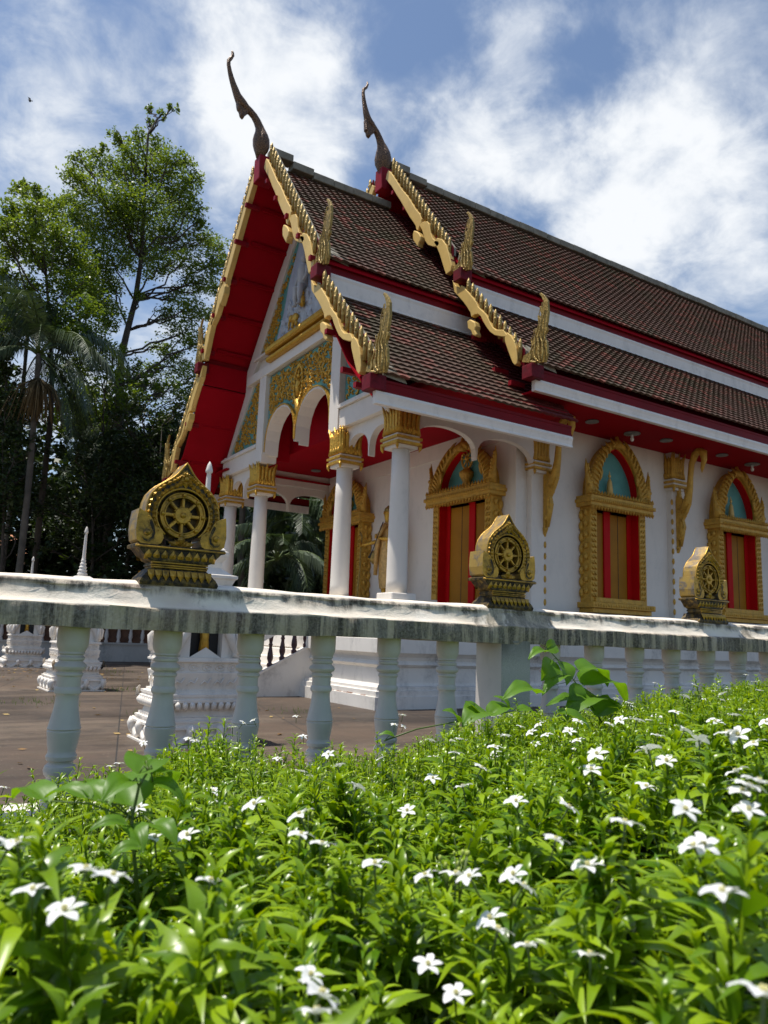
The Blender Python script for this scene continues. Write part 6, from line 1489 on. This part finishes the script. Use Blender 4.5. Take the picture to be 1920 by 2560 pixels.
def climber(label, stem, leaves, p, sc=1.0):
    R = empty('climbing_plant', fp(*[(Vector(onp(*stem[0], p)).x), p]), label, 'climber'); b = MB(); b.tube([onp(u, v, p + dp) for u, v, dp in [(s[0], s[1], 0) for s in stem]], [.0035 - .002 * i / len(stem) for i in range(len(stem))], 7); b.build('stem', M['stem'], R)
    for k, (u0, v0, u1, v1, w, d0, d1, up) in enumerate(leaves):
        u1, v1 = u0 + (u1 - u0) * sc, v0 + (v1 - v0) * sc
        A, Bq = onp(u0, v0, p + d0), onp(u1, v1, p + d1); lf = broad_leaf(A, Bq, (A - Bq).length * w, up); lf.build('leaf', M['bigleaf'], R)
        near = min(stem, key=lambda s: (s[0] - u0) ** 2 + (s[1] - v0) ** 2); s0 = onp(near[0], near[1], p); b = MB(); b.tube([s0, (s0 + A) / 2 + Vector((0, 0, .01)), A], [.0016, .0014, .0013], 5); b.build('leaf_stalk', M['stem'], R)
    return R
U = (0, -.35, 1)
climber('broad leaved climber with heart shaped leaves rising in front of the square post', [(1300, 1560), (1270, 1512), (1240, 1470), (1205, 1425), (1180, 1398), (1168, 1392)],
        [(1182, 1402, 1205, 1392, .38, 0, .02, (0, -1, .4)), (1178, 1408, 1142, 1418, .22, 0, -.03, U), (1190, 1428, 1172, 1470, .46, 0, -.01, (-.2, -1, .3)), (1212, 1432, 1228, 1478, .50, 0, -.06, (.1, -1, .5)), (1222, 1458, 1172, 1492, .22, 0, -.04, U),
         (1252, 1448, 1318, 1470, .24, 0, .05, U), (1262, 1480, 1360, 1500, .24, 0, .04, U), (1240, 1480, 1250, 1545, .30, -.01, -.02, (-.5, -1, .3)), (1160, 1498, 1088, 1500, .24, -.1, -.14, U), (1262, 1530, 1185, 1512, .2, 0, .0, U),
         (1290, 1510, 1220, 1545, .26, -.02, -.08, U), (1290, 1545, 1350, 1520, .3, -.02, .0, U), (1210, 1540, 1290, 1590, .26, -.1, -.2, U), (1330, 1530, 1300, 1500, .35, .0, 0, U)], 2.75)
climber('low broad leaved climber sprawling over the hedge with trailing shoot near the fourth baluster', [(830, 1600), (900, 1575), (980, 1560), (1050, 1545), (1120, 1535)],
        [(850, 1590, 818, 1585, .3, 0, .02, U), (990, 1558, 960, 1530, .4, 0, 0, U), (1030, 1550, 1010, 1512, .45, 0, 0, U), (1060, 1545, 1110, 1525, .3, 0, .02, U), (1050, 1540, 1000, 1560, .4, 0, -.05, U), (1120, 1535, 1165, 1545, .3, 0, -.02, U), (1100, 1530, 1070, 1500, .35, 0, .03, U)], 2.7)
climber('cluster of large glossy leaves at the lower left in front of the leftmost baluster', [(300, 1960), (290, 1850), (285, 1770), (300, 1700), (320, 1665)],
        [(230, 1735, 130, 1680, .27, 0, .08, U), (190, 1725, 70, 1702, .24, 0, .06, U), (280, 1740, 180, 1668, .36, .05, .2, U), (285, 1690, 205, 1730, .34, .02, -.03, U), (330, 1690, 425, 1745, .27, 0, -.03, U), (330, 1668, 395, 1690, .34, 0, .05, U), (300, 1672, 345, 1640, .30, 0, .1, U),
         (285, 1785, 318, 1850, .34, -.03, -.08, (0, -1, .5)), (270, 1780, 170, 1790, .28, -.05, -.05, U), (330, 1780, 400, 1830, .34, -.05, -.1, U), (300, 1830, 220, 1850, .34, -.12, -.12, U), (100, 1730, 5, 1700, .26, .1, .2, U), (310, 1650, 290, 1632, .3, .05, .1, U)], 1.25, .78)
# ------------------------------------------------------------------ small things on the courtyard floor
r = np.random.default_rng(9); V = []; 
b = MB()
for k in range(260):
    c_ = (r.uniform(.5, 8), r.uniform(5.2, 26)); 
    if k < 130: c_ = (3.6 + r.normal() * .9, 21.5 + r.normal() * 2.5)
    x, y = c_; a = r.uniform(0, 6.3); s = r.uniform(.03, .07)
    b.add([(x - s * cos(a), y - s * sin(a), .012), (x + s * .4 * sin(a), y - s * .4 * cos(a), .02), (x + s * cos(a), y + s * sin(a), .014), (x - s * .4 * sin(a), y + s * .4 * cos(a), .006)], [(0, 1, 2, 3)])
tag(b.build('fallen_leaves', M['litter']), 'dry fallen leaves scattered over the courtyard', 'leaf litter', None, 'stuff')
b = MB()
for cx, cy, n, R_ in ((2.0, 13.2, 60, .3), (3.9, 15.4, 50, .22), (4.2, 12.1, 30, .15), (5.4, 11.0, 30, .2), (1.5, 19.5, 60, .5), (5.0, 21.8, 80, .6), (3.2, 11.2, 24, .12)):
    for k in range(n):
        x, y = cx + r.normal() * R_, cy + r.normal() * R_; a = r.uniform(0, 6.3); h = r.uniform(.03, .10)
        b.add([(x - .004, y, 0), (x + .004, y, 0), (x + .05 * cos(a) * h * 8, y + .05 * sin(a) * h * 8, h)], [(0, 1, 2)])
tag(b.build('grass_tufts', M['grass']), 'thin grass tufts growing through the courtyard paving', 'grass', None, 'stuff')
